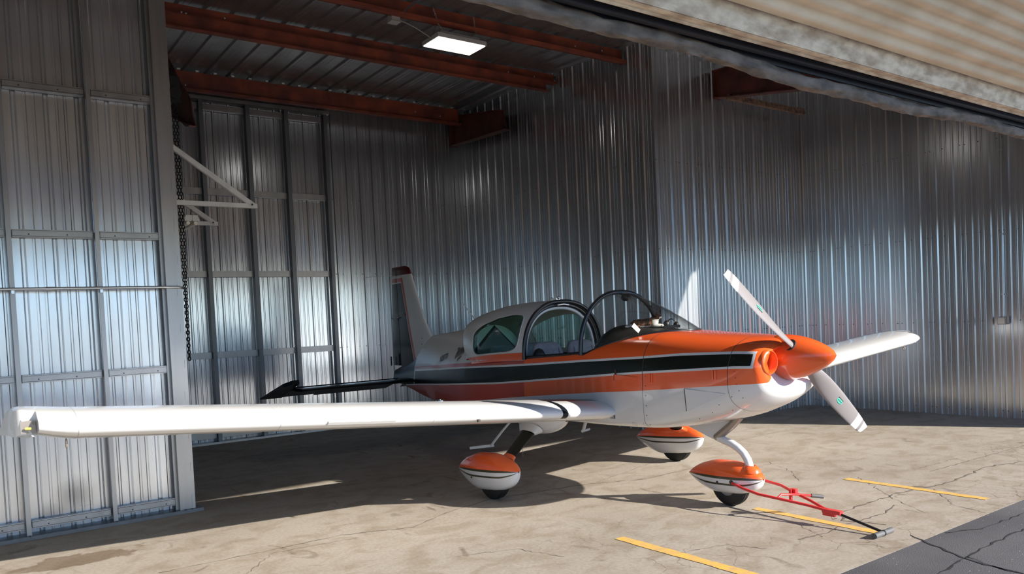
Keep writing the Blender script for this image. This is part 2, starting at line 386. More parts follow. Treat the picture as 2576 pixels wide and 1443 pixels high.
def pchip(xs, ys):
    xs = np.array(xs, float); ys = np.array(ys, float); h = np.diff(xs); d = np.diff(ys) / h; m = np.zeros(len(xs))
    m[0] = d[0]; m[-1] = d[-1]
    for i in range(1, len(xs) - 1):
        if d[i - 1] * d[i] > 0:
            w1 = 2 * h[i] + h[i - 1]; w2 = h[i] + 2 * h[i - 1]; m[i] = (w1 + w2) / (w1 / d[i - 1] + w2 / d[i])
    def f(x):
        x = min(max(x, xs[0]), xs[-1]); i = min(max(int(np.searchsorted(xs, x)) - 1, 0), len(xs) - 2); t = (x - xs[i]) / h[i]
        return float((2*t**3-3*t**2+1)*ys[i] + (t**3-2*t**2+t)*h[i]*m[i] + (-2*t**3+3*t**2)*ys[i+1] + (t**3-t**2)*h[i]*m[i+1])
    return f

# ================================================================== THE SETTING
YF, YB = 7.87, 12.55            # front cross walls / back wall of the tail bay
XL, XD, XR = 1.88, 8.22, 11.93  # tail bay left, tail bay right, right side wall
XO = -1.10                      # left side wall
YD = 2.62                       # door line
PITCH = .2427
ROWS = (.10, 1.357, 2.605, 3.87)
def roof_z(y): return float(np.interp(y, (YD, 10.2, 12.6), (5.17, 5.60, 5.58)))

floor = tag(MB().box((5.4, 7.75, -.1), (13.6, 10.0, .2)).build('floor', 'concrete', origin=(5.4, 7.75, 0)), 'worn tan concrete slab stained and cracked near its front edge', kind='structure')
ground = tag(MB().box((0, -197.25, -.101), (800, 400, .2)).build('ground', 'asphalt', origin=(0, -50, -.001)), 'dark grey cracked asphalt apron in front of the slab', kind='structure')
for (x, y0, y1, w) in ((2.425 * 1.667, 4.30, 2.83, .095), (3.268 * 1.667, 4.13, 3.05, .085), (4.182 * 1.667, 4.22, 2.95, .085)):
    n = 18; mb = MB(); rows = []
    for i in range(n + 1):
        y = y0 + (y1 - y0) * i / n; j = .006
        rows.append([(x - w / 2 + random.uniform(-j, j), y, .003), (x + w / 2 + random.uniform(-j, j), y, .003)])
    mb.grid(rows); mb.build('yellow_line', 'yellow_paint', floor)

def crack(pts, w, matn, parent, z=.002, jit=.03, step=.06):
    P = [V(*p) for p in pts]; path = []
    for a, b in zip(P[:-1], P[1:]):
        k = max(2, int(np.linalg.norm(b - a) / step))
        for i in range(k): path.append(a + (b - a) * i / k)
    path.append(P[-1]); rows = []
    for i, p in enumerate(path):
        q = p + V(random.gauss(0, jit), random.gauss(0, jit)) * (.6 if 0 < i < len(path) - 1 else 0)
        d = path[min(i + 1, len(path) - 1)] - path[max(0, i - 1)]; d = d / (np.linalg.norm(d) + 1e-9); nrm = V(-d[1], d[0])
        ww = w * random.uniform(.15, 1.15)
        rows.append([(*(q - nrm * ww / 2), z), (*(q + nrm * ww / 2), z)])
    MB().grid(rows).build('crack', matn, parent)

def pix(u, v, z=0.0):
    R = np.array(RM); d = R @ V(u - 1288, v - 880, 1974.55); t = (z - 1.667) / d[2]; p = V(0, 0, 1.667) + t * d
    return (p[0], p[1])
crack([pix(u, v) for u, v in ((400, 1440), (640, 1392), (860, 1345), (1040, 1325), (1120, 1290), (1240, 1253), (1480, 1217), (1620, 1205), (1800, 1165))], .012, 'crack_dark', floor, jit=.012)
crack([pix(u, v) for u, v in ((2576, 1160), (2480, 1175), (2380, 1215), (2260, 1240), (2110, 1290), (2120, 1310), (2230, 1320))], .022, 'crack_dark', floor, jit=.02)
crack([pix(u, v) for u, v in ((2576, 1120), (2470, 1150), (2340, 1185))], .010, 'crack_dark', floor, jit=.012)
crack([pix(u, v) for u, v in ((1500, 1213), (1680, 1150), (1840, 1112), (1960, 1085), (2060, 1070))], .006, 'crack_dark', floor, jit=.01)
crack([pix(u, v) for u, v in ((2010, 1357), (2080, 1340), (2110, 1325), (2230, 1290), (2250, 1270))], .016, 'crack_dark', floor, jit=.015)
for a in (((2160, 1200), (2250, 1255), (2330, 1290)), ((1930, 1160), (1990, 1185), (2010, 1210)), ((1880, 1290), (1990, 1310), (2070, 1350)), ((2350, 1230), (2400, 1270), (2480, 1290)),
          ((620, 1443), (690, 1390), (900, 1352)), ((1150, 1400), (1300, 1380), (1420, 1400)), ((1700, 1390), (1830, 1370), (1930, 1380)), ((2300, 1180), (2420, 1150))):
    crack([pix(*p) for p in a], .006, 'crack_dark', floor, jit=.016, step=.035)
for a, w in ((((2290, 1345), (2380, 1385), (2450, 1412), (2576, 1443)), .02), (((2576, 1330), (2480, 1375), (2390, 1425), (2360, 1443)), .016), (((2430, 1400), (2500, 1425), (2560, 1440)), .02), (((2576, 1290), (2470, 1330), (2380, 1340)), .012)):
    crack([pix(*p, -.001) for p in a], w, 'asphalt_crack', ground, z=.0015, jit=.012)

# ---- corrugated wall panels
def profile(n, sign, pitch=PITCH, h=.020, minor=True):
    """points (x, depth) of n pitches of ribbed sheet"""
    P = []
    for i in range(n):
        x = i * pitch
        P += [(x, 0), (x + .006, 0), (x + .020, h), (x + .036, h), (x + .050, 0)]
        if minor:
            for c in (.112, .178):
                P += [(x + c - .014, 0), (x + c - .006, .004), (x + c + .006, .004), (x + c + .014, 0)]
    P.append((n * pitch, 0))
    return [(x, sign * d) for x, d in P]
_pc = {}
def panel_src(n, sign, h, key, roofp=False):
    k = (n, sign, round(h, 3), key, roofp)
    if k not in _pc:
        pr = profile(n, sign, .324 if roofp else PITCH, .032 if roofp else .020)
        if roofp: rows = [[(x, 0, d) for x, d in pr], [(x, h, d) for x, d in pr]]
        else: rows = [[(x, d, 0) for x, d in pr], [(x, d, h) for x, d in pr]]
        mb = MB().grid(rows); me = mb.build('tmp', key)
        me_d = me.data; bpy.data.objects.remove(me); _pc[k] = me_d
    return _pc[k]
def wall(name, p0, p1, sign, matn, label, zt=None, ribs_first=0.0):
    """ribbed sheet wall from p0 to p1 (plan points); ribs stand out to the side sign (+ = left of p0->p1)"""
    p0 = V(*p0); p1 = V(*p1); L = np.linalg.norm(p1 - p0); ang = math.atan2(p1[1] - p0[1], p1[0] - p0[0])
    w = structure(name, (p0[0], p0[1], 0), label); w.rotation_euler = (0, 0, ang)
    w['_org'] = [0, 0, 0]
    H = zt if zt else 5.62
    x = 0.0
    while x < L - .02:
        n = min(3, max(1, int(round((L - x) / PITCH))))
        o = bpy.data.objects.new('sheet_panel', panel_src(n, sign, H, matn)); COL.objects.link(o); o.parent = w; o.location = (x, 0, 0)
        x += n * PITCH
    return w, L
def screws(w, L, y, rows=ROWS, x0=.05):
    mb = MB(); x = x0
    pat = (.075, .145, .145 + .243)
    k = 0
    while x < L:
        for dx in (.085, .150):
            for z in rows:
                if x + dx < L and (k % 2 == 0 or dx == .085):
                    mb.box((x + dx, y, z + random.uniform(-.006, .006)), (.011, .008, .011))
        x += PITCH; k += 1
    o = mb.build('screws', 'screw_dark', w); o['kind'] = 'stuff'
    return o

# left front cross wall: framed side towards the camera
wl, L = wall('wall_left_front', (XO, YF + .10), (XL - .05, YF + .10), 1, 'left_sheet', 'galvanised partition wall with studs and girts behind the near wing')
for z in ROWS + (5.1,):
    for (a, b) in ((XO + .05, -.14), (-.08, .49), (.55, 1.16), (1.22, 1.72)):
        g = MB(); c = (a + b) / 2 - XO; ln = b - a; zc = z + .01 if z > .2 else z + .01
        g.box((c, -.075, zc), (ln, .012, .046)); g.box((c, -.045, zc + .030), (ln, .07, .008)); g.box((c, -.045, zc - .030), (ln, .07, .008))
        g.box((c, -.083, zc + .014), (ln, .006, .006)); g.build('girt', 'girt_metal', wl)
        h = MB()
        for sx in np.arange(a + .12, b, .29): h.box((sx - XO, -.083, zc - .008), (.010, .006, .010))
        h.build('girt_screws', 'screw_dark', wl)['kind'] = 'stuff'
for x in (-.75, -.11, .52, 1.19):
    s = MB(); xx = x - XO
    s.box((xx, -.125, 2.75), (.036, .010, 5.5)); s.box((xx + .013, -.078, 2.75), (.010, .09, 5.5)); s.box((xx - .016, -.119, 2.75), (.005, .018, 5.5))
    s.build('stud', 'girt_metal', wl)
s = MB()
s.box((XL - .115 - XO, -.12, 2.75), (.055, .045, 5.5)); s.box((XL - .155 - XO, -.085, 2.75), (.03, .02, 5.5)); s.build('stud', 'girt_metal', wl)
s = MB(); s.box((XL - .045 - XO, -.085, 2.75), (.085, .10, 5.5)); s.box((XL - .008 - XO, -.06, 2.75), (.02, .12, 5.5))
for i in range(16):
    z = .1 + i * .33 + random.uniform(-.03, .03); s.box((XL - .018 - XO + random.uniform(-.015, .010), -.137, z), (random.uniform(.015, .03), .003, random.uniform(.06, .14)))
s.build('corner_post', 'girt_metal', wl)
MB().box(((XL - XO) / 2 + .03, -.09, .016), (XL - XO + .06, .17, .032)).build('base_plate', 'stud_metal', wl)
for x in (-.11, .52, 1.19, 1.78, 1.84):
    MB().box((x - XO, -.168, .034), (.014, .014, .010)).build('plate_bolt', 'screw_dark', wl)

# back wall of the tail bay; framed on its left half, plain sheet on the right
wb, L = wall('wall_back', (XL, YB), (XD, YB), -1, 'wall_sheet', 'galvanised back wall of the tail bay behind the tail fin')
screws_from = 5.45
mb = MB()
for i in range(24):
    for z in ROWS[1:]:
        x = screws_from + .06 + i * .1213
        if x < XD and i % 3 != 2: mb.box((x - XL, -.006, z), (.012, .01, .012))
mb.build('screws', 'screw_dark', wb)['kind'] = 'stuff'
for z in ROWS + (5.16,):
    zc = z + (.0 if z > .2 else .03)
    for (a, b) in ((XL, 2.68), (2.74, 3.36), (3.43, 4.07), (4.14, 4.69), (4.76, 5.36)):
        g = MB(); c = (a + b) / 2 - XL; ln = b - a
        g.box((c, -.085, zc), (ln, .012, .078)); g.box((c, -.055, zc + .043), (ln, .06, .010)); g.box((c, -.055, zc - .043), (ln, .06, .010)); g.box((c, -.093, zc + .022), (ln, .006, .008))
        g.build('girt', 'girt_metal', wb)
for x in (2.71, 3.395, 4.10, 4.72, 5.39):
    s = MB(); xx = x - XL
    s.box((xx, -.155, 2.62), (.060, .012, 5.24)); s.box((xx - .024, -.095, 2.62), (.010, .12, 5.24)); s.box((xx + .027, -.147, 2.62), (.006, .02, 5.24)); s.build('stud', 'stud_metal', wb)
MB().box(((5.42 - XL) / 2, -.10, .016), (5.42 - XL, .18, .032)).build('base_plate', 'girt_metal', wb)
MB().box(((5.46 - XL) / 2, -.10, 5.27), (5.46 - XL, .16, .05)).build('top_plate', 'girt_metal', wb)
s = MB(); s.beam((5.44 - XL, -.12, 5.29), (5.62 - XL, -.14, 5.50), .05, .05); s.build('top_plate_brace', 'girt_metal', wb)

wd, L = wall('wall_bay_right', (XD, YB), (XD, YF), -1, 'wall_sheet', 'dark side wall of the tail bay beyond the cockpit')
screws(wd, L, -.004, ROWS[1:])
wr, L = wall('wall_right_front', (XD, YF), (XR, YF), -1, 'wall_sheet', 'bright galvanised cross wall behind the propeller')
screws(wr, L, -.004)
MB().box((.02, -.012, 2.8), (.05, .012, 5.6)).build('corner_trim', 'wall_sheet', wr)
ws, L = wall('wall_right', (XR, YF), (XR, 2.96), -1, 'wall_sheet', 'ribbed galvanised side wall at the right edge of the picture')
screws(ws, L, -.004)
wbl, L = wall('wall_bay_left', (XL, YF + .1), (XL, YB), -1, 'wall_sheet', 'side wall of the tail bay behind the corner post')
wlo, L = wall('wall_left', (XO, YD), (XO, YF + .1), -1, 'wall_sheet', 'left side wall of the hangar outside the frame')

# ---- roof deck, purlins, rafters
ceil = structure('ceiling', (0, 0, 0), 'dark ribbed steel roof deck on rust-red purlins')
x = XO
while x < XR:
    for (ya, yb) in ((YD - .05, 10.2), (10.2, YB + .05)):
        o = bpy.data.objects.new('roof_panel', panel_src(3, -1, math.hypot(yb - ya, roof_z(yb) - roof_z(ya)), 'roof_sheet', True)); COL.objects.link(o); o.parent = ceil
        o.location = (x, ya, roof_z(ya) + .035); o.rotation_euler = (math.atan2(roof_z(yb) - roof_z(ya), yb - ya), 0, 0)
    x += 3 * .324
def purlin(y, zt, h, x0, x1, double=False, matn='rust_primer'):
    p = MB(); xc = (x0 + x1) / 2; ln = x1 - x0
    p.box((xc, y, zt - h / 2), (ln, .012, h)); p.box((xc, y + .04, zt - .006), (ln, .09, .012)); p.box((xc, y - .045, zt - h + .006), (ln, .10, .012))
    p.box((xc, y - .092, zt - h + .018), (ln, .010, .034))
    o = p.build('purlin', matn, ceil)
    if double:
        q = MB(); q.box((xc - .12, y - .10, zt - h - .07), (ln - .24, .012, .18)); q.box((xc - .12, y - .14, zt - h - .157), (ln - .24, .09, .012)); q.build('purlin', matn, ceil)
    b = MB()
    for sx in (x0 + .55, x0 + .95, x0 + 1.0, x0 + 1.45, x1 - .4, x1 - .9):
        b.lathe((sx, y - .012, zt - h * random.uniform(.35, .7)), (0, -1, 0), [(0, .011), (.008, .011), (.009, 0)], 6)
    b.build('purlin_bolts', 'bolt_zinc', ceil)['kind'] = 'stuff'
purlin(8.24, roof_z(8.24), .20, XL - .3, XD - .03)
purlin(9.80, roof_z(9.80), .17, XL - .3, XD - .03, True)
purlin(12.15, 5.555, .30, XL - .2, XD - .35)
purlin(6.4, roof_z(6.4), .20, XO, XR); purlin(4.6, roof_z(4.6), .20, XO, XR)
clips = MB()
for i in range(24):
    clips.box((2.0 + i * .26, 12.13, 5.565), (.045, .05, .022))
clips.build('deck_clips', 'bolt_zinc', ceil)['kind'] = 'stuff'
def rafter(pts_top, pts_bot, x, w=.16, t=.012, endplate=None, name='rafter', matn='rafter_primer'):
    m = MB(); n = len(pts_top)
    m.prism([(x - t / 2, y, z) for y, z in pts_top] + [(x - t / 2, y, z) for y, z in pts_bot[::-1]], (t, 0, 0))
    for P in (pts_top, pts_bot):
        for (y0, z0), (y1, z1) in zip(P[:-1], P[1:]): m.beam((x, y0, z0), (x, y1, z1), w, .014, up=(0, 0, 1))
    if endplate:
        (ya, za), (yb, zb) = endplate; m.beam((x, ya, za), (x, yb, zb), w, .016, up=(0, 1, 0))
    return m.build(name, matn, ceil)
rafter([(10.85, 5.24), (12.45, 5.50)], [(10.75, 4.90), (12.45, 4.97)], 7.93, endplate=((12.45, 4.95), (12.45, 5.50)))
rafter([(YD + .1, 5.02), (7.80, 5.29)], [(YD + .1, 4.02), (7.80, 4.89)], 9.72, endplate=((7.80, 4.87), (7.80, 5.30)))
def pixX(u, v, X):
    R = np.array(RM); d = R @ V(u - 1288, v - 880, 1974.55); t = X / d[0]; return V(X, t * d[1], 1.667 + t * d[2])
RC = [pixX(u, v, 2.22) for u, v in ((414, 130), (450, 200), (480, 252), (484, 290), (492, 318), (466, 318), (440, 292), (420, 280))]
m = MB(); m.prism([tuple(c) for c in RC], (.012, 0, 0)); m.beam(RC[4] + V(-.03, 0, 0), RC[6] + V(-.03, 0, 0), .07, .012, up=(0, 0, 1)); m.build('rafter', 'rafter_primer', ceil)
pp = MB(); pp.box((10.62, 7.55, 4.84), (1.9, .06, .075)); pp.box((11.45, 7.55, 4.84), (.24, .075, .09)); pp.build('brace_pipe', 'rust_pipe', ceil)

# ---- front header and folded-up bifold door
hd = tag(MB().box((5.4, YD + .06, 5.12), (13.1, .10, .28)).build('trim_1', 'cream_rail', origin=(5.4, YD + .06, 5.0)), 'header beam above the open door', kind='structure')
door = structure('door_1', (5.4, YD, 3.0), 'cream corrugated bifold door folded up above the opening')
DX0, DX1 = XO + .05, XR - .03
AY, AZ = .42, 4.06            # fold line
def corr(ya, za, yb, zb, name):
    n = 22; d = V(0, yb - ya, zb - za); L = np.linalg.norm(d); d /= L; nrm = V(0, -d[2], d[1])
    if nrm[2] > 0: nrm = -nrm
    per = L / n; rows = []
    for i in range(n * 6 + 1):
        s = i / (n * 6) * L; off = .5 - .5 * math.cos(2 * math.pi * s / per)
        p = V(0, ya, za) + d * s + nrm * .024 * off
        rows.append([(DX0, p[1], p[2]), (DX1, p[1], p[2])])
    return MB().grid(rows).build(name, 'cream_sheet', door, smooth=50)
corr(YD - .14, 3.18, AY, AZ, 'door_panel')
corr(YD, 5.02, AY, AZ + .05, 'door_panel')
r = MB(); xc = (DX0 + DX1) / 2; ln = DX1 - DX0
r.box((xc, YD - .095, 3.140), (ln, .014, .115), R=((1, 0, 0), (0, .92, -.39), (0, .39, .92)))
r.box((xc, YD - .045, 3.090), (ln, .055, .016)); r.tube([(DX0, YD - .018, 3.083), (DX1, YD - .018, 3.083)], .012, 8)
r.box((xc, YD - .125, 3.210), (ln, .05, .012))
r.build('bottom_rail', 'cream_rail', door)
s = MB()
for i in range(13):
    xx = DX0 + .3 + i * ln / 13; s.beam((xx, YD - .1, 3.31), (xx, AY + .1, AZ + .10), .05, .09); s.beam((xx, YD - .06, 5.0), (xx, AY + .1, AZ + .16), .05, .09)
s.build('door_frame', 'rafter_primer', door)
MB().box((xc, YD + .045, 3.16), (ln, .03, .20)).build('rubber_seal', 'rubber_navy', door)
tp = MB(); rows = []
for i in range(161):
    u = i / 160; xx = DX0 + u * ln; sag = .010 * math.sin(u * 23) + .008 * math.sin(u * 57 + 1) - .014 * math.sin(max(0, (xx - 3.1)) * 1.05) ** 2 * (1 if xx > 3.1 else 0)
    c = V(xx, YD + .115, 3.010 + sag + .03 * max(0, min(1, (3.6 - xx) / .8))); ring = []
    for k in range(14):
        a = 2 * math.pi * k / 14; rr = .040 + .005 * math.sin(i * 1.9 + k * 1.3) + .006 * math.sin(i * .7 + k * 2.1)
        ring.append(c + V(0, math.cos(a) * rr * .9, math.sin(a) * rr))
    rows.append(ring)
tp.grid(rows, close=True); tp.build('rolled_tarp', 'tarp', door, smooth=60)
MB().box((xc, YD + .10, 3.16), (ln, .012, .24)).build('tarp_flap', 'rubber_navy', door)
for xx in (DX0 + .02, DX1 - .02):
    MB().tube([(xx, YD, 3.1), (xx, YD, 5.0)], .006, 6).build('lift_cable', 'chain_zinc', door)

# ================================================================== WALL AND CEILING FITTINGS
# high-bay lamp
lt = thing('hanging_light', (5.37, 8.29, 5.06), 'rectangular LED high-bay light glowing under the roof on two chains', 'light')
LX0, LX1, LY0, LY1, LZ = 5.03, 5.70, 8.11, 8.47, 5.10
b = MB(); b.box(((LX0 + LX1) / 2, (LY0 + LY1) / 2, LZ + .028), (LX1 - LX0 + .03, LY1 - LY0 + .03, .05)); b.box(((LX0 + LX1) / 2, (LY0 + LY1) / 2, LZ + .075), (LX1 - LX0 - .10, LY1 - LY0 - .08, .05)); b.build('housing', 'lamp_body', lt)
MB().box(((LX0 + LX1) / 2, (LY0 + LY1) / 2, LZ), (LX1 - LX0, LY1 - LY0, .010)).build('diffuser', 'lamp_panel', lt)
def chain(path, r, wire, name, matn, parent, n=6):
    P = [V(*p) for p in path]; seg = [np.linalg.norm(b - a) for a, b in zip(P[:-1], P[1:])]; tot = sum(seg); k = max(2, int(tot / (r * 2.1))); mb = MB()
    for i in range(k):
        s = (i + .5) / k * tot; j = 0
        while j < len(seg) - 1 and s > seg[j]: s -= seg[j]; j += 1
        c = P[j] + (P[j + 1] - P[j]) * (s / seg[j]); d, u, w = frame(P[j + 1] - P[j]); side = u if i % 2 else w
        loop = [c + d * math.sin(t) * r * 1.35 + side * math.cos(t) * r * .75 for t in [2 * math.pi * q / 10 for q in range(10)]]
        rings = []
        for q in range(10):
            tn = loop[(q + 1) % 10] - loop[q - 1]; tn /= np.linalg.norm(tn); nn = np.cross(tn, np.cross(d, side)); bb = np.cross(tn, nn)
            rings.append([loop[q] + wire * (math.cos(2 * math.pi * e / 5) * nn + math.sin(2 * math.pi * e / 5) * bb) for e in range(5)])
        rings.append(rings[0]); mb.grid(rings, close=True)
    o = mb.build(name, matn, parent); o['kind'] = 'stuff'
    return o
for (xa, xb) in ((5.12, 5.02), (5.61, 5.60)):
    chain([(xa, 8.16, LZ + .10), ((xa + xb) / 2, 8.17, 5.28), (xb, 8.19, 5.47)], .011, .0032, 'chain', 'chain_zinc', lt)
    chain([(xa, 8.40, LZ + .10), (xa, 8.34, 5.30), (xa, 8.28, 5.46)], .011, .0032, 'chain', 'chain_zinc', lt)
MB().tube([(4.60, 8.27, 5.27), (4.70, 8.27, 5.25), (4.82, 8.26, 5.21), (4.95, 8.25, 5.15), (5.03, 8.25, 5.12)], .006, 6).build('power_cord', 'wire_grey', lt, smooth=60)
jb = thing('junction_box', (4.53, 8.27, 5.27), 'small grey junction box clamped under the nearest purlin beside the high-bay light', 'junction box')
MB().box((4.53, 8.28, 5.275), (.11, .10, .075)).build('box', 'box_grey', jb); MB().box((4.53, 8.28, 5.234), (.125, .115, .008)).build('cover', 'box_grey', jb)
MB().tube([(4.56, 8.24, 5.30), (4.62, 7.9, 5.36), (4.74, 7.2, 5.36)], .012, 8).build('feed_conduit', 'conduit_zinc', jb)

# steel brackets on the hidden bay wall
def bracket(y, label):
    t = thing('shelf_bracket', (XL + .02, y, 3.0), label, 'bracket', 'wall brackets by the corner post')
    x0 = XL + .04; x1 = XL + .90
    m = MB(); m.box(((x0 + x1) / 2, y, 3.0), (x1 - x0, .006, .045)); m.box(((x0 + x1) / 2, y + .02, 2.98), (x1 - x0, .045, .006)); m.build('arm', 'white_enamel', t)
    d, u, w = frame(V(x1 - .03, y, 3.0) - V(x0, y, 3.58))
    m = MB(); m.beam((x0, y - .006, 3.58), (x1 - .03, y - .006, 3.0), .006, .045, up=(0, 0, 1)); m.beam((x0, y + .014, 3.555), (x1 - .05, y + .014, 2.98), .04, .006, up=(0, 0, 1)); m.build('brace', 'white_enamel', t)
    MB().box((x0 - .01, y, 3.29), (.02, .05, .70)).build('wall_plate', 'white_enamel', t)
    MB().lathe((x1 - .06, y - .012, 3.01), (0, -1, 0), [(0, .010), (.008, .010), (.009, 0)], 8).build('bolt', 'screw_dark', t)
bracket(8.25, 'large pale steel bracket nearest the corner post, its diagonal brace seen in full')
bracket(9.70, 'farther pale steel bracket half hidden behind the twin-tube fixture')
fl = thing('fluorescent_light', (2.17, 9.0, 2.86), 'unlit twin-tube fluorescent fixture hanging beside the steel brackets', 'light')
FX, FY0, FY1, FZ = 2.215, 8.66, 9.9, 2.885
MB().prism([(FX - .085, FY0, FZ), (FX - .06, FY0, FZ + .05), (FX + .06, FY0, FZ + .05), (FX + .085, FY0, FZ)], (0, FY1 - FY0, 0)).build('reflector', 'white_enamel', fl)
MB().prism([(FX - .075, FY0 - .008, FZ - .01), (FX - .06, FY0 - .008, FZ + .052), (FX - .006, FY0 - .008, FZ + .052), (FX - .006, FY0 - .008, FZ - .01)], (0, .02, 0)).build('end_cap', 'white_enamel', fl)
MB().prism([(FX + .006, FY0 - .008, FZ - .01), (FX + .006, FY0 - .008, FZ + .052), (FX + .06, FY0 - .008, FZ + .052), (FX + .075, FY0 - .008, FZ - .01)], (0, .02, 0)).build('end_cap', 'white_enamel', fl)
for dx in (-.038, .038):
    MB().tube([(FX + dx, FY0 + .0, FZ - .03), (FX + dx, FY1, FZ - .03)], .019, 12).build('tube', 'tube_glass', fl, smooth=50)
MB().tube([(FX, FY0 + .05, FZ + .05), (FX, 8.66, 3.0)], .004, 6).build('hanger', 'dark_steel', fl)
hc = thing('hoist_chain', (2.07, 8.5, 1.42), 'black looped hand chain hanging beside the corner post', 'chain')
b = MB(); b.box((2.06, 8.46, 4.16), (.10, .12, .26)); b.tube([(2.06, 8.38, 4.12), (2.06, 8.54, 4.12)], .06, 16); b.build('hoist_block', 'dark_steel', hc)
chain([(2.048, 8.46, 4.05), (2.052, 8.47, 2.6), (2.064, 8.50, 1.42)], .016, .0048, 'chain', 'chain_black', hc)
chain([(2.078, 8.46, 4.05), (2.078, 8.47, 2.6), (2.068, 8.50, 1.42)], .016, .0048, 'chain', 'chain_black', hc)
cp = thing('conduit_pipe', (.5, YF - .08, 2.13), 'galvanised conduit running level across the near left wall to the corner post', 'conduit')
MB().tube([(XO + .05, YF - .058, 2.132), (1.72, YF - .058, 2.135), (1.84, YF - .050, 2.134), (1.885, YF - .03, 2.130), (1.92, YF + .03, 2.128)], .013, 10).build('pipe', 'conduit_zinc', cp, smooth=60)
MB().tube([(.76, YF - .058, 2.1325), (.83, YF - .058, 2.1325)], .017, 10).build('coupling', 'conduit_zinc', cp, smooth=60)
for xx in (-.11, .52, 1.19):
    m = MB(); m.box((xx, YF - .052, 2.118), (.022, .018, .05)); m.build('clamp', 'conduit_zinc', cp)
ob = thing('outlet_box', (XR - .05, 4.79, 1.36), 'small metal outlet box fed by a thin conduit on the right-hand wall', 'outlet box')
MB().box((XR - .045, 4.79, 1.355), (.055, .105, .105)).build('box', 'box_grey', ob); MB().box((XR - .076, 4.79, 1.355), (.006, .085, .085)).build('cover', 'conduit_zinc', ob)
MB().box((XR - .05, 4.715, 1.37), (.02, .03, .10)).build('flap_cover', 'box_grey', ob)
MB().tube([(XR - .04, 4.775, 1.40), (XR - .04, 4.765, 3.1), (XR - .04, 4.75, 5.0)], .010, 8).build('conduit', 'conduit_zinc', ob, smooth=60)
for z in (1.72, 2.55, 3.7):
    MB().box((XR - .035, 4.77, z), (.02, .05, .018)).build('strap', 'conduit_zinc', ob)
#AIRCRAFT
# ================================================================== THE AIRCRAFT
CX = 5.41
AC = thing('light_aircraft', (CX, 6.0, 0), 'orange, white and black low-wing aircraft with open sliding canopy and tricycle gear', 'aircraft')
W_, O_, K_, N_, TW, TR, SM, SW, OL = range(9)
PAL = ['paint_white', 'paint_orange', 'paint_black', 'paint_navy', 'paint_tail_white', 'paint_tail_red', 'seam_and_shade', 'seam_white', 'pant_olive']

def se_x(z, w, zb, zm, zt, p, q):
    if z >= zm: t = min(1, (z - zm) / (zt - zm)); return w * max(0, 1 - t ** p) ** (1 / p)
    t = min(1, (zm - z) / (zm - zb)); return w * max(0, 1 - t ** q) ** (1 / q)
def se_top(x, w, zm, zt, p): return zm + (zt - zm) * max(0, 1 - (abs(x) / w) ** p) ** (1 / p)

FY = [3.69, 3.71, 3.75, 3.82, 3.95, 4.15, 4.45, 4.80, 5.60, 6.50, 7.00, 7.70, 8.20, 8.80, 9.30, 9.80, 10.20, 10.36]
fw = pchip(FY, [.415, .438, .457, .472, .492, .516, .542, .553, .556, .552, .530, .475, .400, .285, .175, .105, .075, .06])
fzb = pchip(FY, [1.04, .99, .945, .90, .845, .775, .712, .672, .652, .648, .646, .646, .646, .652, .690, .770, .838, .865])
fzm = pchip(FY, [1.22, 1.21, 1.20, 1.16, 1.10, 1.04, 1.00, .95, .95, .95, .95, .95, .95, .94, .94, .93, .93, .93])
fzt = pchip(FY, [1.395, 1.418, 1.434, 1.447, 1.460, 1.474, 1.491, 1.514, 1.53, 1.54, 1.60, 1.632, 1.605, 1.56, 1.515, 1.28, 1.085, 1.04])
fp = pchip(FY, [2.4, 2.5, 2.6, 2.7, 2.9, 3.1, 3.4, 3.7, 3.7, 3.5, 2.8, 2.2, 2.0, 1.75, 1.45, 1.15, 1.2, 1.6])
fq = pchip(FY, [2.2, 2.2, 2.2, 2.3, 2.5, 2.9, 4.0, 6.0, 7.5, 8, 8, 8, 7, 6, 5, 4, 3, 3])
def lv(Ys, zs): return lambda y: float(np.interp(y, Ys, zs))
l_redlow = lv([3.4, 3.9, 4.81, 5.4, 5.98, 6.73, 7.3, 8.0, 9.0, 10.4], [1.125, 1.094, 1.017, .974, .927, .86, .80, .73, .655, .80])
l_lwt = lv([3.6, 3.89, 4.815, 5.12, 5.97, 7.04, 10.08, 10.4], [1.245, 1.240, 1.182, 1.16, 1.092, 1.008, .838, .82])
l_twt = lv([3.6, 3.89, 4.41, 4.82, 5.6, 6.52, 7.85, 9.59, 10.4], [1.348, 1.352, 1.339, 1.312, 1.272, 1.219, 1.157, 1.058, 1.02])
l_ur = lv([3.6, 5.0, 6.3, 6.6, 7.85, 9.59, 10.4], [1.37, 1.33, 1.262, 1.252, 1.200, 1.10, 1.05])
base_lx = pchip([4.69, 4.74, 4.86, 4.98, 5.12, 5.28, 5.45, 5.60, 7.6], [0, .15, .28, .36, .42, .47, .505, .527, .51])
sill = lv([5.60, 6.5, 7.7], [1.335, 1.285, 1.235])
YS = sorted(set([3.69, 3.70, 3.71, 3.725, 3.732, 3.752, 3.78, 3.82, 3.86, 3.90, 3.940, 3.946, 4.0, 4.1, 4.2, 4.3, 4.4, 4.5, 4.6, 4.68, 4.692, 4.70, 4.715, 4.74, 4.77, 4.797, 4.804, 4.86, 4.92, 4.98, 5.05, 5.12, 5.2, 5.28, 5.36, 5.45, 5.52, 5.60,
             5.75, 5.9, 6.1, 6.3, 6.45, 6.5, 6.7, 6.9, 7.1, 7.3, 7.5, 7.6, 7.78, 7.782, 7.9, 8.1, 8.3, 8.5, 8.7, 8.9, 9.0, 9.1, 9.25, 9.4, 9.55, 9.60, 9.635, 9.75, 9.9, 9.93, 10.05, 10.2, 10.3, 10.36]))
NB, NT = 11, 14
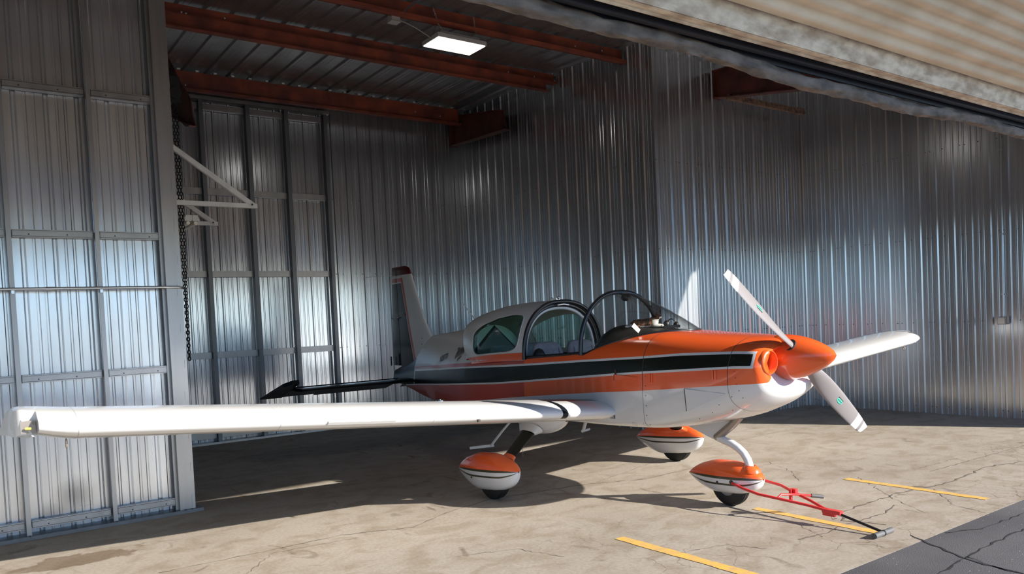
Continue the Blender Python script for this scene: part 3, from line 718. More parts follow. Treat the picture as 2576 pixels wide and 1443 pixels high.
def ring(y):
    w, zb, zm, zt, p, q = fw(y), fzb(y), fzm(y), fzt(y), fp(y), fq(y)
    zr = max(l_redlow(y), zb + .02); lwt = max(l_lwt(y), zr + .03); lwb = lwt - .019; twt = max(l_twt(y), lwt + .03); twb = twt - .020; ur = max(l_ur(y), twt + .008)
    cap = zt - .02
    lev = [min(v, cap - .004 * (6 - i)) for i, v in enumerate((zr, lwb, lwt, twb, twt, ur))]
    pts = []
    # bottom: from centre line round the corner up to red_low
    f_end = 0.0
    if zr < zm:
        t = (zm - zr) / (zm - zb); f_end = math.asin(min(1, max(0, t)) ** (q / 2))
    for i in range(NB):
        f = math.pi / 2 + (f_end - math.pi / 2) * i / NB
        c, s = max(0, math.cos(f)), math.sin(f); pts.append((w * c ** (2 / q), zm - (zm - zb) * s ** (2 / q)))
    if zr >= zm:
        pts[-1] = (w * .999, zm)
    for z in lev: pts.append((se_x(z, w, zb, zm, zt, p, q), z))
    # top
    x0, z0 = pts[-1]
    f0 = math.asin(min(1, max(0, (z0 - zm) / (zt - zm))) ** (p / 2))
    if y <= 4.69 or y >= 7.782: f1 = math.pi / 2
    else:
        xb = base_lx(y)
        if y > 5.60:
            zz = sill(y); xb = se_x(zz, w, zb, zm, zt, p, q)
        f1 = max(f0 + .02, math.acos(min(1, max(0, xb / w)) ** (p / 2)))
    for i in range(1, NT + 1):
        f = f0 + (f1 - f0) * i / NT
        c, s = max(0, math.cos(f)), math.sin(f); pts.append((w * c ** (2 / p), zm + (zt - zm) * s ** (2 / p)))
    return pts
RINGS = [ring(y) for y in YS]
def fcol(i, j):
    y = (YS[i] + YS[i + 1]) / 2
    if abs(y - 4.8005) < .003 or abs(y - 3.943) < .002: return SM if j >= NB else SW
    if j < NB: return (W_ if y < 7.6 else TR) if y < 9.95 else N_
    k = j - NB            # 0: redlow-lwb 1: lwb-lwt 2: lwt-twb 3: twb-twt 4: twt-ur 5..: top
    red = O_ if y < 6.5 else TR
    if y > 9.635 and k >= 2: return N_
    if y > 9.6 and k >= 2: return TW
    if y > 9.93 and k == 1: return N_
    if k == 0: return red
    if y < 3.732: return O_
    if y < 3.752 and 1 <= k <= 3: return W_
    if k == 1: return W_
    if k == 2: return K_ if y < 7.0 else N_
    if k == 3: return W_ if y < 7.0 else TW
    if k == 4: return red
    return O_ if y < 6.5 else TW
fus = MB()
for sgn in (-1, 1):
    fus.grid([[(CX + sgn * x, y, z) for x, z in r] for y, r in zip(YS, RINGS)], lambda i, j: fcol(i, j))
# dished front between the cheeks
y0 = YS[0]; r0 = [(CX - x, z) for x, z in RINGS[0]] + [(CX + x, z) for x, z in RINGS[0][::-1]]
hub = V(CX, 1.275)
rr = [[(hub[0] + (x - hub[0]) * k, yy, hub[1] + (z - hub[1]) * k) for x, z in r0] for k, yy in ((1, y0), (.94, 3.684), (.84, 3.695), (.66, 3.735), (.50, 3.768), (.1, 3.80))]
fus.grid(rr, lambda i, j: W_ if (min(j, len(r0) - 2 - j) < NB) else O_, close=False)
fus.fan([(CX - x, 10.36, z) for x, z in RINGS[-1]] + [(CX + x, 10.36, z) for x, z in RINGS[-1][::-1]], mi=N_)
body = fus.build('fuselage', PAL, AC, smooth=40)

def side_pt(y, z, out=.004, sgn=-1):
    x = se_x(z, fw(y), fzb(y), fzm(y), fzt(y), fp(y), fq(y)); return V(CX + sgn * (x + out), y, z)
def flush(name, y, z, r, matn, n=8, out=.003):
    m = MB(); m.fan([side_pt(y + r * math.cos(2 * math.pi * k / n), z + r * math.sin(2 * math.pi * k / n), out) for k in range(n)], side_pt(y, z, out)); return m.build(name, matn, body, fixn=False)
# fasteners
m = MB()
for z in np.arange(.72, 1.28, .085):
    for yy in (4.765,):
        c = side_pt(yy, z, .0); m.box(c, (.004, .006, .006))
for i in range(6):
    y = 3.90 - .008 * i; z = 1.30 - .05 * i; m.box(side_pt(y, z, .0), (.004, .005, .005))
for (y, z) in ((4.05, .93), (4.0, .88), (4.28, .80), (4.14, .86), (3.93, 1.0), (3.86, .99)): m.box(side_pt(y, z, .0), (.004, .006, .006))
m.build('fasteners', 'seam_and_shade', body)['kind'] = 'stuff'
# side scoops and louvres
def wedge_scoop(y0, y1, z0a, z0b, z1a, z1b, d, matn, dark='seam_and_shade'):
    """open at its rear edge y0 (aft), tapering to y1 (forward)"""
    a0, b0, a1, b1 = side_pt(y0, z0a, .001), side_pt(y0, z0b, .001), side_pt(y1, z1a, .001), side_pt(y1, z1b, .001)
    o = V(-d, 0, 0); m = MB(); m.add([a0, b0, b1, a1, a0 + o, b0 + o], [(4, 5, 2, 3), (0, 4, 3), (1, 2, 5)]); s = m.build('scoop', matn, body)
    MB().add([a0 + o * .95, b0 + o * .95, b0, a0], [(0, 1, 2, 3)]).build('scoop_shade', dark, s)
def flush_scoop(yl, zt0, zb0, yr, zr, matn):
    a, b_, c = side_pt(yl, zt0, .003), side_pt(yl, zb0, .003), side_pt(yr, zr, .002); o = V(-.012, 0, 0)
    m = MB(); m.add([a, b_, c, a + o, b_ + o], [(3, 4, 2), (0, 3, 2), (1, 2, 4), (0, 1, 4, 3)]); s = m.build('scoop', matn, body)
    d = V(0, .020, 0); m = MB(); m.add([a + o, b_ + o, b_ + d, a + d, a + d * .9 + V(0, 0, .004), b_ + d * .9 - V(0, 0, .004)], [(0, 1, 2, 3)]); m.build('scoop_shade', 'seam_and_shade', s, fixn=False)  # dark strip painted in for the shade of a recess at the aft edge
flush_scoop(4.330, 1.052, .868, 3.965, 1.022, 'paint_white')
flush_scoop(5.130, 1.150, 1.095, 4.83, 1.128, 'paint_orange')
MB().add([side_pt(5.140, 1.193, .004), side_pt(5.115, 1.193, .004), side_pt(5.112, 1.095, .004), side_pt(5.137, 1.095, .004)], [(0, 1, 2, 3)]).build('scoop_shade', 'seam_and_shade', body, fixn=False)  # shaded aft edge of the rear scoop, laid on as a dark strip
for (ya, za, zb_) in ((4.698, 1.168, 1.092), (4.060, 1.205, 1.134)):
    for dy in (-.012, .012):
        MB().box((side_pt(ya + dy, (za + zb_) / 2, .002)), (.012, .010, za - zb_)).build('louvre', 'paint_orange', body)
for (y, z) in ((4.944, .712), (4.812, .720)):
    c = [side_pt(y + .02 * math.cos(a), z + .02 * math.sin(a), .0015) for a in np.linspace(0, 2 * math.pi, 17)]; c2 = [side_pt(y + .0175 * math.cos(a), z + .0175 * math.sin(a), .0015) for a in np.linspace(0, 2 * math.pi, 17)]
    MB().grid([c, c2]).build('access_cap', 'seam_white', body, fixn=False)
P0 = side_pt(5.19, .766, .002)
pl = MB(); pl.add([side_pt(5.222, .783, .005), side_pt(5.158, .783, .005), side_pt(5.158, .748, .005), side_pt(5.222, .748, .005)], [(0, 1, 2, 3)]); pl.build('placard', 'seam_and_shade', body, fixn=False)
pl = MB(); pl.add([side_pt(5.217, .779, .008), side_pt(5.163, .779, .008), side_pt(5.163, .752, .008), side_pt(5.217, .752, .008)], [(0, 1, 2, 3)]); pl.build('placard', 'seam_white', body, fixn=False)
# registration and emblem on the right side of the tail
def side_text(txt, y, z, size, matn, name, squeeze=1, shear=0, dz=-.025, bold=0):
    c = side_pt(y, z, .006); a = side_pt(y - .1, z + dz, .006); u = side_pt(y, z + .05, .006)
    return text_mesh(txt, name, matn, AC, basis(c, a - c, u - c), size, squeeze=squeeze, shear=shear, bold=bold)
side_text('N28770', 8.50, 1.247, .115, 'ink_black', 'registration', squeeze=.72, shear=.25, dz=.018)
em = MB()
def ribbon(pts, w):
    rows = []
    for i, (y, z) in enumerate(pts):
        d = V(*pts[min(i + 1, len(pts) - 1)]) - V(*pts[max(0, i - 1)]); d /= np.linalg.norm(d); n = V(-d[1], d[0]) * w / 2
        rows.append([side_pt(y + n[0], z + n[1], .006), side_pt(y - n[0], z - n[1], .006)])
    em.grid(rows)
for k in range(7):
    yy = 8.075 - .036 * k; ribbon([(yy + .035, 1.245 + .012 * k), (yy + .02, 1.30 + .009 * k), (yy - .01, 1.345 + .007 * k), (yy - .022, 1.372 + .005 * k)], .017)
ribbon([(8.10, 1.355), (8.085, 1.375), (8.06, 1.372), (8.065, 1.345), (8.10, 1.285), (8.11, 1.26)], .016)
for k in range(4): ribbon([(8.03 - .028 * k, 1.222 + .013 * k), (8.02 - .028 * k, 1.252 + .012 * k)], .017)
em.build('emblem', 'ink_brown', AC)

# ---- engine intake rings, spinner, propeller
for sgn in (-1, 1):
    c = V(CX + sgn * .312, 3.692, 1.262); ax = V(0, -1, 0)
    it = MB(); it.lathe(c, ax, [(-.07, .103), (-.01, .100), (.008, .097), (.017, .091), (.018, .086), (.010, .081), (-.06, .078), (-.10, .075)], 32); ir = it.build('intake_ring', 'intake_orange', AC, smooth=60)
    MB().lathe(c, ax, [(-.095, .076), (-.097, .0)], 24).build('intake_baffle', 'intake_orange', ir)
ch = MB(); ch.lathe((CX, 3.775, 1.02), (0, -.90, -.43), [(-.03, .075), (.010, .070), (.016, .062), (.010, .054), (-.03, .048), (-.035, 0)], 28); ch.build('chin_inlet', 'paint_white', AC, smooth=60)
AXN = V(0, -1, .045); AXN /= np.linalg.norm(AXN); HUB = V(CX, 3.785, 1.278)
spn = MB(); prof = []
SL = .468
for i in range(15):
    t = i / 14; prof.append((SL * t, .186 * (1 - t ** 1.75) ** .72 if t < 1 else 0))
spn.lathe(HUB, AXN, [(-.012, .160), (-.012, .183), (0, .186)] + prof[1:], 40); sp = spn.build('spinner', 'paint_orange', AC, smooth=50)
MB().lathe(HUB, AXN, [(-.05, .05), (-.045, .172), (-.014, .172), (-.012, .05)], 32).build('back_plate', 'seam_and_shade', sp, smooth=40)
m = MB()
for k in range(10):
    a = 2 * math.pi * k / 10; d, u, w = frame(AXN); m.ball(HUB + d * .02 + .185 * (math.cos(a) * u + math.sin(a) * w), .0055, 6)
    if k % 2 == 0: m.ball(HUB + d * .15 + .163 * (math.cos(a + .3) * u + math.sin(a + .3) * w), .005, 6)
m.build('spinner_screws', 'bolt_zinc', sp)['kind'] = 'stuff'
PC = HUB + AXN * .155      # blade plane
def blade(ang, name):
    d = V(math.cos(ang), 0, math.sin(ang)); d -= AXN * (d @ AXN); d /= np.linalg.norm(d)
    t = np.cross(AXN, d); t /= np.linalg.norm(t)
    if t @ V(-d[2], 0, d[0]) < 0: t = -t
    R_ = 1.075; stations = []
    rs = [.10, .15, .20, .28, .38, .50, .62, .74, .84, .895, .93, .975, 1.008, 1.06, 1.075]
    chd = pchip([.10, .20, .35, .55, .75, .95, 1.075], [.075, .105, .142, .152, .142, .118, .088])
    tw = pchip([.10, .25, .5, .8, 1.075], [52, 42, 29, 20, 16]); th = pchip([.10, .2, .5, 1.075], [.050, .036, .022, .010])
    rows = []
    for r in rs:
        be = math.radians(tw(r)); c = chd(r); cv = math.cos(be) * t + math.sin(be) * AXN; nv = -math.sin(be) * t + math.cos(be) * AXN; h = th(r); ring_ = []
        for k in range(20):
            a = 2 * math.pi * k / 20; cc = math.cos(a); ss = math.sin(a)
            ring_.append(PC + d * (r - (.018 * (1 - cc) if r > 1.05 else 0)) + cv * (cc * c / 2 + .10 * c * 0) + nv * (h * (ss * .75 if ss > 0 else ss * .25)))
        rows.append(ring_)
    band = lambda i, j: 1 if (rs[i] >= .893 and rs[i] < .97) or rs[i] >= 1.005 else 0
    mb = MB(); mb.grid(rows, band, close=True); mb.fan(rows[-1], mi=1, flip=True)
    o = mb.build('propeller_blade', ['blade_white', 'blade_band'], AC, smooth=50)
    # maker's mark, a small green badge on the front face
    r = .62; be = math.radians(tw(r)); cv = math.cos(be) * t + math.sin(be) * AXN; nv = -math.sin(be) * t + math.cos(be) * AXN; cpt = PC + d * r + nv * (th(r) * .75 + .002)
    bd = MB(); bd.fan([cpt + d * .038 * math.cos(a) + cv * .020 * math.sin(a) * (1.0 if math.sin(a) > 0 else .8) for a in np.linspace(0, 2 * math.pi, 21)[:-1]], cpt); g = bd.build('badge', 'ink_green', o, fixn=False)
    bd = MB()
    for k in range(5): bd.box(cpt + nv * .001 + d * (-.024 + .012 * k) + cv * .002, (.004, .002, .010), R=np.stack([d, nv, cv], 1))
    bd.box(cpt + nv * .001 + cv * .022, (.07, .002, .003), R=np.stack([d, nv, cv], 1)); bd.build('badge_lettering', 'ink_black', g)
    cu = MB(); cu.tube([PC + d * .09, PC + d * .160], [.055, .052], 20); cu.build('cutout_shade', 'seam_and_shade', o, smooth=50)  # dark collar added for the shade inside the spinner cutout round the blade
    return o
blade(math.radians(141), 'up'); blade(math.radians(-39), 'down')

# ---- windscreen, glareshield
ARY, ARW, ARZ0, ARZ1 = 5.60, .540, 1.315, 1.902
def arch(th, y, w, z0, z1, p=2.25):
    c, s = math.cos(th), math.sin(th); return V(CX - w * math.copysign(abs(c) ** (2 / p), c), y, z0 + (z1 - z0) * abs(s) ** (2 / p))
NA = 40
ths = [math.pi * i / NA for i in range(NA + 1)]
fr = MB(); fr.tube([arch(t, ARY, ARW, ARZ0, ARZ1) for t in ths], .020, 8, flat=1.15); fr.build('windscreen_bow', 'black_trim', AC, smooth=60)
BL = [4.69 + (5.60 - 4.69) * i / 60 for i in range(61)]
bx = np.array([base_lx(y) for y in BL])
def base_pt(u):              # u -1 .. 1 across the screen base
    lx = min(abs(u) ** .75, 1) * .527 * .999; y = float(np.interp(lx, bx, BL)); return V(CX + math.copysign(lx, u) if u else CX, y, se_top(lx, fw(y), fzm(y), fzt(y), fp(y)) + .003)
ws_rows = []
for k in range(15):
    s = k / 14; row = []
    for t in ths:
        A = arch(t, ARY - .01, ARW, ARZ0, ARZ1); u = (t / math.pi * 2 - 1); B = base_pt(u); M_ = A * (1 - s) + B * s
        bul = .035 * math.sin(math.pi * s) * (.35 + .65 * math.sin(t)); row.append(M_ + V(0, -bul * .35, bul * .55))
    ws_rows.append(row)
scr = MB().grid(ws_rows).build('windscreen', 'clear_screen', AC, smooth=80)
sm = scr.modifiers.new('thickness', 'SOLIDIFY'); sm.thickness = .005; sm.offset = 0
edge = MB().tube([base_pt(-1 + 2 * i / 50) + V(0, 0, .002) for i in range(51)], .008, 6); edge.build('screen_seal', 'black_trim', AC, smooth=60)
gs = MB(); gro = []
for y, zt_, w_ in ((4.72, 1.505, .10), (4.80, 1.513, .20), (4.90, 1.522, .30), (5.02, 1.532, .375), (5.12, 1.545, .42), (5.22, 1.566, .445), (5.32, 1.585, .462), (5.41, 1.582, .475), (5.47, 1.555, .48), (5.51, 1.49, .482), (5.53, 1.38, .482), (5.53, .95, .482)):
    gro.append([V(CX + w_ * x, y, max(.9, zt_ - (.05 if y < 5.0 else .16) * abs(x) ** 4)) for x in np.linspace(-1, 1, 21)])
gs.grid(gro); gs.build('glareshield', 'glare_black', AC, smooth=60)
mir = MB(); mir.ball((CX + .02, ARY - .06, 1.845), (.062, .03, .036), 14); mir.tube([(CX, ARY, 1.885), (CX + .01, ARY - .05, 1.865)], .008, 6); mir.build('compass', 'black_plastic', AC, smooth=60)

# ---- sliding canopy, pushed back
CY0, CY1 = 6.50, 8.16
cw = pchip([6.5, 7.0, 7.4, 7.8, 8.16], [.558, .545, .518, .468, .395]); cz1 = pchip([6.5, 6.8, 7.2, 7.7, 8.0, 8.16], [1.868, 1.872, 1.858, 1.80, 1.74, 1.685]); cz0 = pchip([6.5, 7.6, 8.16], [1.262, 1.208, 1.18])
def can(u, v, sgn, off=0.0):
    """u = aft distance (world Y on the crown), v = 0 sill .. 1 crown"""
    t = v * math.pi / 2; sw = (u - CY0) / (CY1 - CY0)
    y = u - .36 * (1 - v) ** 1.3 * sw ** 2
    p = 2.35; w, z0, z1 = cw(u) - off, cz0(u), cz1(u) - off
    return V(CX + sgn * w * math.cos(t) ** (2 / p), y, z0 + (z1 - z0) * math.sin(t) ** (2 / p))
def win_curve(k, n, grow=0.0):
    a = 2 * math.pi * k / n; c, s = math.cos(a), math.sin(a); e = .34
    c = math.copysign(abs(c) ** e, c); s = math.copysign(abs(s) ** e, s)
    u = 7.15 + (.565 + grow) * c; v = .305 + (.235 + grow * .55) * s
    if s > 0: v -= .15 * max(0, (u - 6.85) / .8) ** 1.7 * (.3 + .7 * s)           # roof line falls away aft
    if c < 0: u += (.10 * max(0, (v - .30)) / .22 if s > 0 else 0) * .25
    return u, v
NWN = 48; UMAX = 7.95; VMAX = .66
canopy = MB(); inner = MB(); glass_s = []
for sgn in (-1, 1):
    for tgt, off, flip in ((canopy, 0.0, 0), (inner, .022, 0)):
        rows = []
        uc, vc = 7.13, .315
        for r_ in range(5):
            f = r_ / 4; row = []
            for k in range(NWN + 1):
                a = 2 * math.pi * k / NWN; u, v = win_curve(k, NWN)
                c, s = math.cos(a), math.sin(a); sc_ = 1 / max(abs(c), abs(s)); du, dv = c * sc_, s * sc_
                ou = uc + (du * (UMAX - uc) if du > 0 else du * (uc - CY0)); ov = vc + (dv * (VMAX - vc) if dv > 0 else dv * vc)
                row.append(can(u + (ou - u) * f, v + (ov - v) * f, sgn, off))
            rows.append(row)
        tgt.grid(rows)
        tgt.grid([[can(CY0 + (UMAX - CY0) * i / 16, VMAX + (1 - VMAX) * j / 8, sgn, off) for j in range(9)] for i in range(17)])
        tgt.grid([[can(UMAX + (CY1 - UMAX) * i / 5, j / 16, sgn, off) for j in range(17)] for i in range(6)])
    gl = MB(); gl.grid([[can(7.13 + (win_curve(k, NWN)[0] - 7.13) * f, .315 + (win_curve(k, NWN)[1] - .315) * f, sgn, .010) for k in range(NWN + 1)] for f in (0.0001, .35, .7, 1.0)])
    glass_s.append(gl)
cano = canopy.build('canopy', 'paint_tail_white', AC, smooth=50)
inner.build('headliner', 'headliner', cano, smooth=50)
for sgn, gl in zip((-1, 1), glass_s):
    go = gl.build('canopy_window', 'green_glass', cano, smooth=60); sm = go.modifiers.new('thickness', 'SOLIDIFY'); sm.thickness = .004; sm.offset = 0
    MB().tube([can(*win_curve(k, NWN, .004), sgn, -.001) for k in range(NWN + 1)], .005, 6, caps=False).build('window_seal', 'paint_white', cano, smooth=60)
# front bow of the canopy, lower rails
def bow(off, y, r, name, matn, fl=1.0):
    P = [can(CY0, v, -1, off) + V(0, y, 0) for v in np.linspace(0, 1, 20)] + [can(CY0, v, 1, off) + V(0, y, 0) for v in np.linspace(1, 0, 20)][1:]
    return MB().tube(P, r, 8, flat=fl).build(name, matn, cano, smooth=60)
bow(.012, -.012, .020, 'bow_seal', 'black_trim'); bow(.045, .03, .026, 'bow_seal', 'black_trim'); bow(.078, .05, .018, 'bow_trim', 'paint_white', 1.2)
for sgn in (-1, 1):
    P = [can(u, 0, sgn, -.004) + V(0, 0, .0) for u in np.linspace(CY0, CY1, 14)]
    Q = [p + V(0, 0, .052 if i < 13 else .05) for i, p in enumerate(P)]
    MB().grid([P, [(p + q) / 2 + V(sgn * -.004, 0, 0) for p, q in zip(P, Q)], [can(u, .055, sgn, -.003) for u in np.linspace(CY0, CY1, 14)]]).build('canopy_skirt', 'paint_orange', cano, smooth=60)
hl = MB(); hl.tube([(CX - .08, CY0 - .02, 1.815), (CX, CY0 - .03, 1.825), (CX + .08, CY0 - .02, 1.815)], .012, 8); hl.build('canopy_handle', 'chrome', cano, smooth=60)
MB().box((CX, CY0 + .28, 1.795), (.06, .04, .02)).build('dome_light', 'paint_white', cano)
lt_ = MB(); lt_.box((CX + .0, CY0 + .10, 1.885), (.05, .10, .02)); lt_.ball((CX, CY0 + .05, 1.895), .018, 8); lt_.ball((CX, CY0 + .16, 1.892), .014, 8); lt_.build('canopy_latch', 'chrome', cano, smooth=60)
MB().tube([(CX, 8.17, 1.60), (CX, 8.19, 1.70), (CX, 8.475, 1.94)], [.010, .008, .006], 6).build('whip_antenna', 'paint_white', AC)
# sill tracks, cockpit tub, seats
for sgn in (-1, 1):
    P = []
    rows = []
    for y in np.linspace(5.60, 7.6, 22):
        z = sill(y); x = se_x(z, fw(y), fzb(y), fzm(y), fzt(y), fp(y), fq(y)); rows.append([V(CX + sgn * (x + .004), y, z - .035), V(CX + sgn * (x + .004), y, z + .003), V(CX + sgn * (x - .045), y, z + .003), V(CX + sgn * (x - .045), y, z - .03), V(CX + sgn * (x - .055), y, .80)])
    MB().grid(rows).build('canopy_track', 'black_trim', AC, smooth=30)
    MB().tube([(CX + sgn * (fw(y) - .03), y, sill(y) + .008) for y in np.linspace(5.62, 7.5, 10)], .008, 6).build('canopy_rail', 'dark_steel', AC)
tub = MB(); tub.grid([[V(CX + x * (fw(y) - .06), y, .80) for x in (-1, 1)] for y in np.linspace(4.85, 7.75, 8)])
tub.add([(CX - .43, 7.75, .80), (CX + .43, 7.75, .80), (CX + .40, 7.75, 1.22), (CX - .40, 7.75, 1.22), (CX, 7.765, 1.60)], [(0, 1, 2, 3), (3, 2, 4)]); tub.build('cockpit_floor', 'liner_grey', AC)
def seat(x, y, zt, wd, name, lean=.12, parent=AC):
    m = MB(); rows = []
    for k, (s, f) in enumerate(((0, .86), (.15, .95), (.5, 1.0), (.75, .97), (.9, .86), (.97, .70), (1.0, .45))):
        z = .95 + (zt - .95) * s; yc = y + lean * s; tkn = .055 * (1 - .35 * s) if s < 1 else .012; r_ = []
        for a in np.linspace(0, 2 * math.pi, 25)[:-1]:
            c, sn = math.cos(a), math.sin(a); r_.append(V(x + wd * f * math.copysign(abs(c) ** .5, c), yc + tkn * math.copysign(abs(sn) ** .7, sn), z))
        rows.append(r_)
    m.grid(rows, close=True); m.fan(rows[-1], flip=True); o = m.build(name, 'seat_grey', parent, smooth=50)
    for sx in (-.62, .62):
        MB().tube([V(x + sx * wd, y + lean * s - .056 * (1 - .35 * s), .95 + (zt - .95) * s) for s in (0, .3, .6, .86)], .004, 5).build('seat_piping', 'liner_grey', o)
    cu = MB(); cu.box((x, y - .22, .95), (wd * 1.9, .42, .12)); cu.build('seat_cushion', 'seat_grey', o)
    return o
seat(CX - .225, 6.40, 1.432, .205, 'front_seat'); seat(CX + .245, 6.40, 1.432, .205, 'front_seat')
seat(CX - .21, 7.25, 1.40, .20, 'rear_seat'); seat(CX + .21, 7.25, 1.40, .20, 'rear_seat')
jk = MB(); jk.ball((CX - .40, 6.42, 1.29), (.07, .06, .085), 10); jk.ball((CX - .37, 6.40, 1.25), (.09, .05, .06), 10); jk.build('black_strap_bag', 'black_plastic', AC, smooth=60)
# ---- fin, rudder, tail plane
ZF = [.98, 1.08, 1.10, 1.30, 1.515, 1.70, 1.90, 2.10, 2.285, 2.30, 2.36, 2.40, 2.405, 2.46, 2.50, 2.525]
LEf = pchip([.98, 1.20, 1.40, 1.53, 1.62, 1.80, 2.10, 2.40, 2.46, 2.50, 2.525], [8.9, 9.0, 9.16, 9.29, 9.365, 9.465, 9.62, 9.765, 9.795, 9.84, 9.93])
TEf = lambda z: float(np.interp(z, (.98, 1.09, 2.40, 2.525), (10.44, 10.44, 10.36, 10.34)))
HG = lambda z: float(np.interp(z, (.98, 1.1, 2.3, 2.53), (10.135, 10.135, 10.155, 10.16)))
STR = lambda z: float(np.interp(z, (.98, 1.19, 2.30, 2.53), (9.60, 9.66, 9.955, 10.0)))
TKf = lambda z: float(np.interp(z, (.98, 1.6, 2.5, 2.525), (.055, .048, .030, .012)))
def thick(y, z):
    a, b = LEf(z), TEf(z); s = (y - a) / (b - a); s = min(1, max(0, s)); return TKf(z) * 2.6 * (s ** .5) * (1 - s) ** .9 + .002
def fin_col(y, z):
    if z > 2.40: return 5
    d = y - STR(z)
    if z > 2.36 or (d < 0): return 0
    if z > 2.30 or d < .052: return 1
    if z > 2.285 or d < .066: return 2
    return 3
FM = ['paint_tail_white', 'paint_tail_red', 'paint_tail_white', 'paint_navy', 'seam_and_shade', 'paint_maroon']
fin = MB(); rud = MB(); RZ = [z for z in ZF if z >= 1.10]
def finrow(z): 
    a, h = LEf(z), HG(z); s = min(STR(z), h - .09); ys = [a + (s - a) * t for t in (0, .02, .06, .15, .3, .5, .75)] + [s, s + .052, s + .066] + [s + .066 + (h - s - .066) * t for t in (.5, 1)]
    return ys
for sgn in (-1, 1):
    rows = [[V(CX + sgn * (thick(y, z) if i else 0), y, z) for i, y in enumerate(finrow(z))] for z in ZF]
    FR = [finrow(z) for z in ZF]; fin.grid(rows, lambda i, j: fin_col((FR[i][j] + FR[i][j + 1] + FR[i + 1][j] + FR[i + 1][j + 1]) / 4, (ZF[i] + ZF[i + 1]) / 2))
    rows = [[V(CX + sgn * (thick(y, z) if t < 1 else .001), y, z) for t, y in [(t, HG(z) + .012 + (TEf(z) - HG(z) - .012) * t) for t in (0, .3, .65, 1)]] for z in RZ]
    rud.grid(rows, lambda i, j: fin_col(10.3, (RZ[i] + RZ[i + 1]) / 2))
zt_ = ZF[-1]; fin.add([(CX - thick(y, zt_), y, zt_) for y in finrow(zt_)] + [(CX + thick(y, zt_), y, zt_) for y in finrow(zt_)], [(i, i + 1, 12 + i + 1, 12 + i) for i in range(11)], 5)
rud.add([(CX - thick(HG(z) + .012, z), HG(z) + .012, z) for z in (RZ[0], RZ[-1])] + [(CX + thick(HG(z) + .012, z), HG(z) + .012, z) for z in (RZ[0], RZ[-1])], [(0, 1, 3, 2)], 3)
fin_o = fin.build('fin', FM, AC, smooth=40); rud_o = rud.build('rudder', FM, AC, smooth=40)
M_ = basis((CX - .062, 10.10, 1.832), (0, -1, -.0), (0, 0, 1)); text_mesh('GRUMMAN AMERICAN', 'tail_lettering', 'ink_grey', fin_o, M_, .043, squeeze=.86)
lg = MB(); lx_ = CX - .058
lg.add([(lx_, 10.34, 1.795), (lx_, 10.10, 1.800), (lx_, 10.10, 1.788), (lx_, 10.34, 1.783)], [(0, 1, 2, 3)]); lg.add([(lx_, 10.30, 1.783), (lx_, 10.20, 1.786), (lx_, 10.225, 1.70), (lx_, 10.235, 1.70)], [(0, 1, 2, 3)]); lg.build('tail_logo', 'ink_grey', rud_o, fixn=False)
m = MB()
for z in (1.17, 1.25, 1.33, 1.41, 1.49): m.box((CX - thick(9.47, z) - .001, 9.47, z), (.004, .012, .012))
m.build('fin_screws', 'seam_and_shade', fin_o)['kind'] = 'stuff'
MB().box((CX - .04, 10.43, 1.16), (.012, .02, .14)).build('rudder_tab', 'paint_navy', rud_o)
MB().tube([(CX - .03, 10.2, 2.405), (CX - .50, 10.28, 2.385)], .003, 5).build('tail_antenna', 'wire_grey', AC)
MB().tube([(CX + .03, 10.2, 2.405), (CX + .50, 10.28, 2.385)], .003, 5).build('tail_antenna', 'wire_grey', AC)
DR = math.radians(18.5); HZ, HY = .905, 10.10
def erot(p):               # elevator droop about the hinge
    y, z = p[1] - HY, p[2] - HZ; return V(p[0], HY + y * math.cos(DR) + z * math.sin(DR), HZ - y * math.sin(DR) + z * math.cos(DR))
for sgn in (-1, 1):
    def stab_sec(lx, ya, yb, t, z=HZ):
        r_ = []
        for k in range(16):
            a = 2 * math.pi * k / 16; c = math.cos(a); r_.append(V(CX + sgn * lx, (ya + yb) / 2 - (yb - ya) / 2 * c, z + t * math.sin(a) * (1 - .3 * (1 - c) / 2)))
        return r_
    m = MB(); rows = [stab_sec(lx, 9.56 + .10 * (lx / 1.7), HY + .01, .034 - .008 * lx / 1.7) for lx in (.05, .6, 1.2, 1.70)]; m.grid(rows, close=True); m.fan(rows[0]); m.fan(rows[-1], flip=True)
    st_ = m.build('tailplane', 'paint_navy', AC, smooth=50)
    m = MB()
    for (a, b, c) in ((.12, 1.24, .43), (1.24, 1.72, .37)):
        rows = []
        for lx in (a, b):
            cc = c if not (lx == .12) else c
            rows.append([erot(V(CX + sgn * lx, HY - .01, HZ + .024)), erot(V(CX + sgn * lx, HY + cc, HZ + .003)), erot(V(CX + sgn * lx, HY + cc, HZ - .003)), erot(V(CX + sgn * lx, HY - .01, HZ - .024))])
        m.grid(rows, close=True); m.fan(rows[0]); m.fan(rows[1], flip=True)
    el = m.build('elevator', 'paint_navy', AC)
    m = MB(); poly = [(1.715, -.36), (1.80, -.35), (1.88, -.22), (1.955, .05), (2.01, .37), (1.99, .39), (1.715, .37)]
    top = [erot(V(CX + sgn * x, HY + y, HZ + .026 * (1 - .5 * max(0, y) / .4) * (.4 if x > 1.95 else 1))) for x, y in poly]; bot = [erot(V(CX + sgn * x, HY + y, HZ - .026 * (1 - .5 * max(0, y) / .4) * (.4 if x > 1.95 else 1))) for x, y in poly]
    m.grid([top, bot], close=True); m.fan(top); m.fan(bot, flip=True); m.build('elevator_horn', 'paint_navy', el)

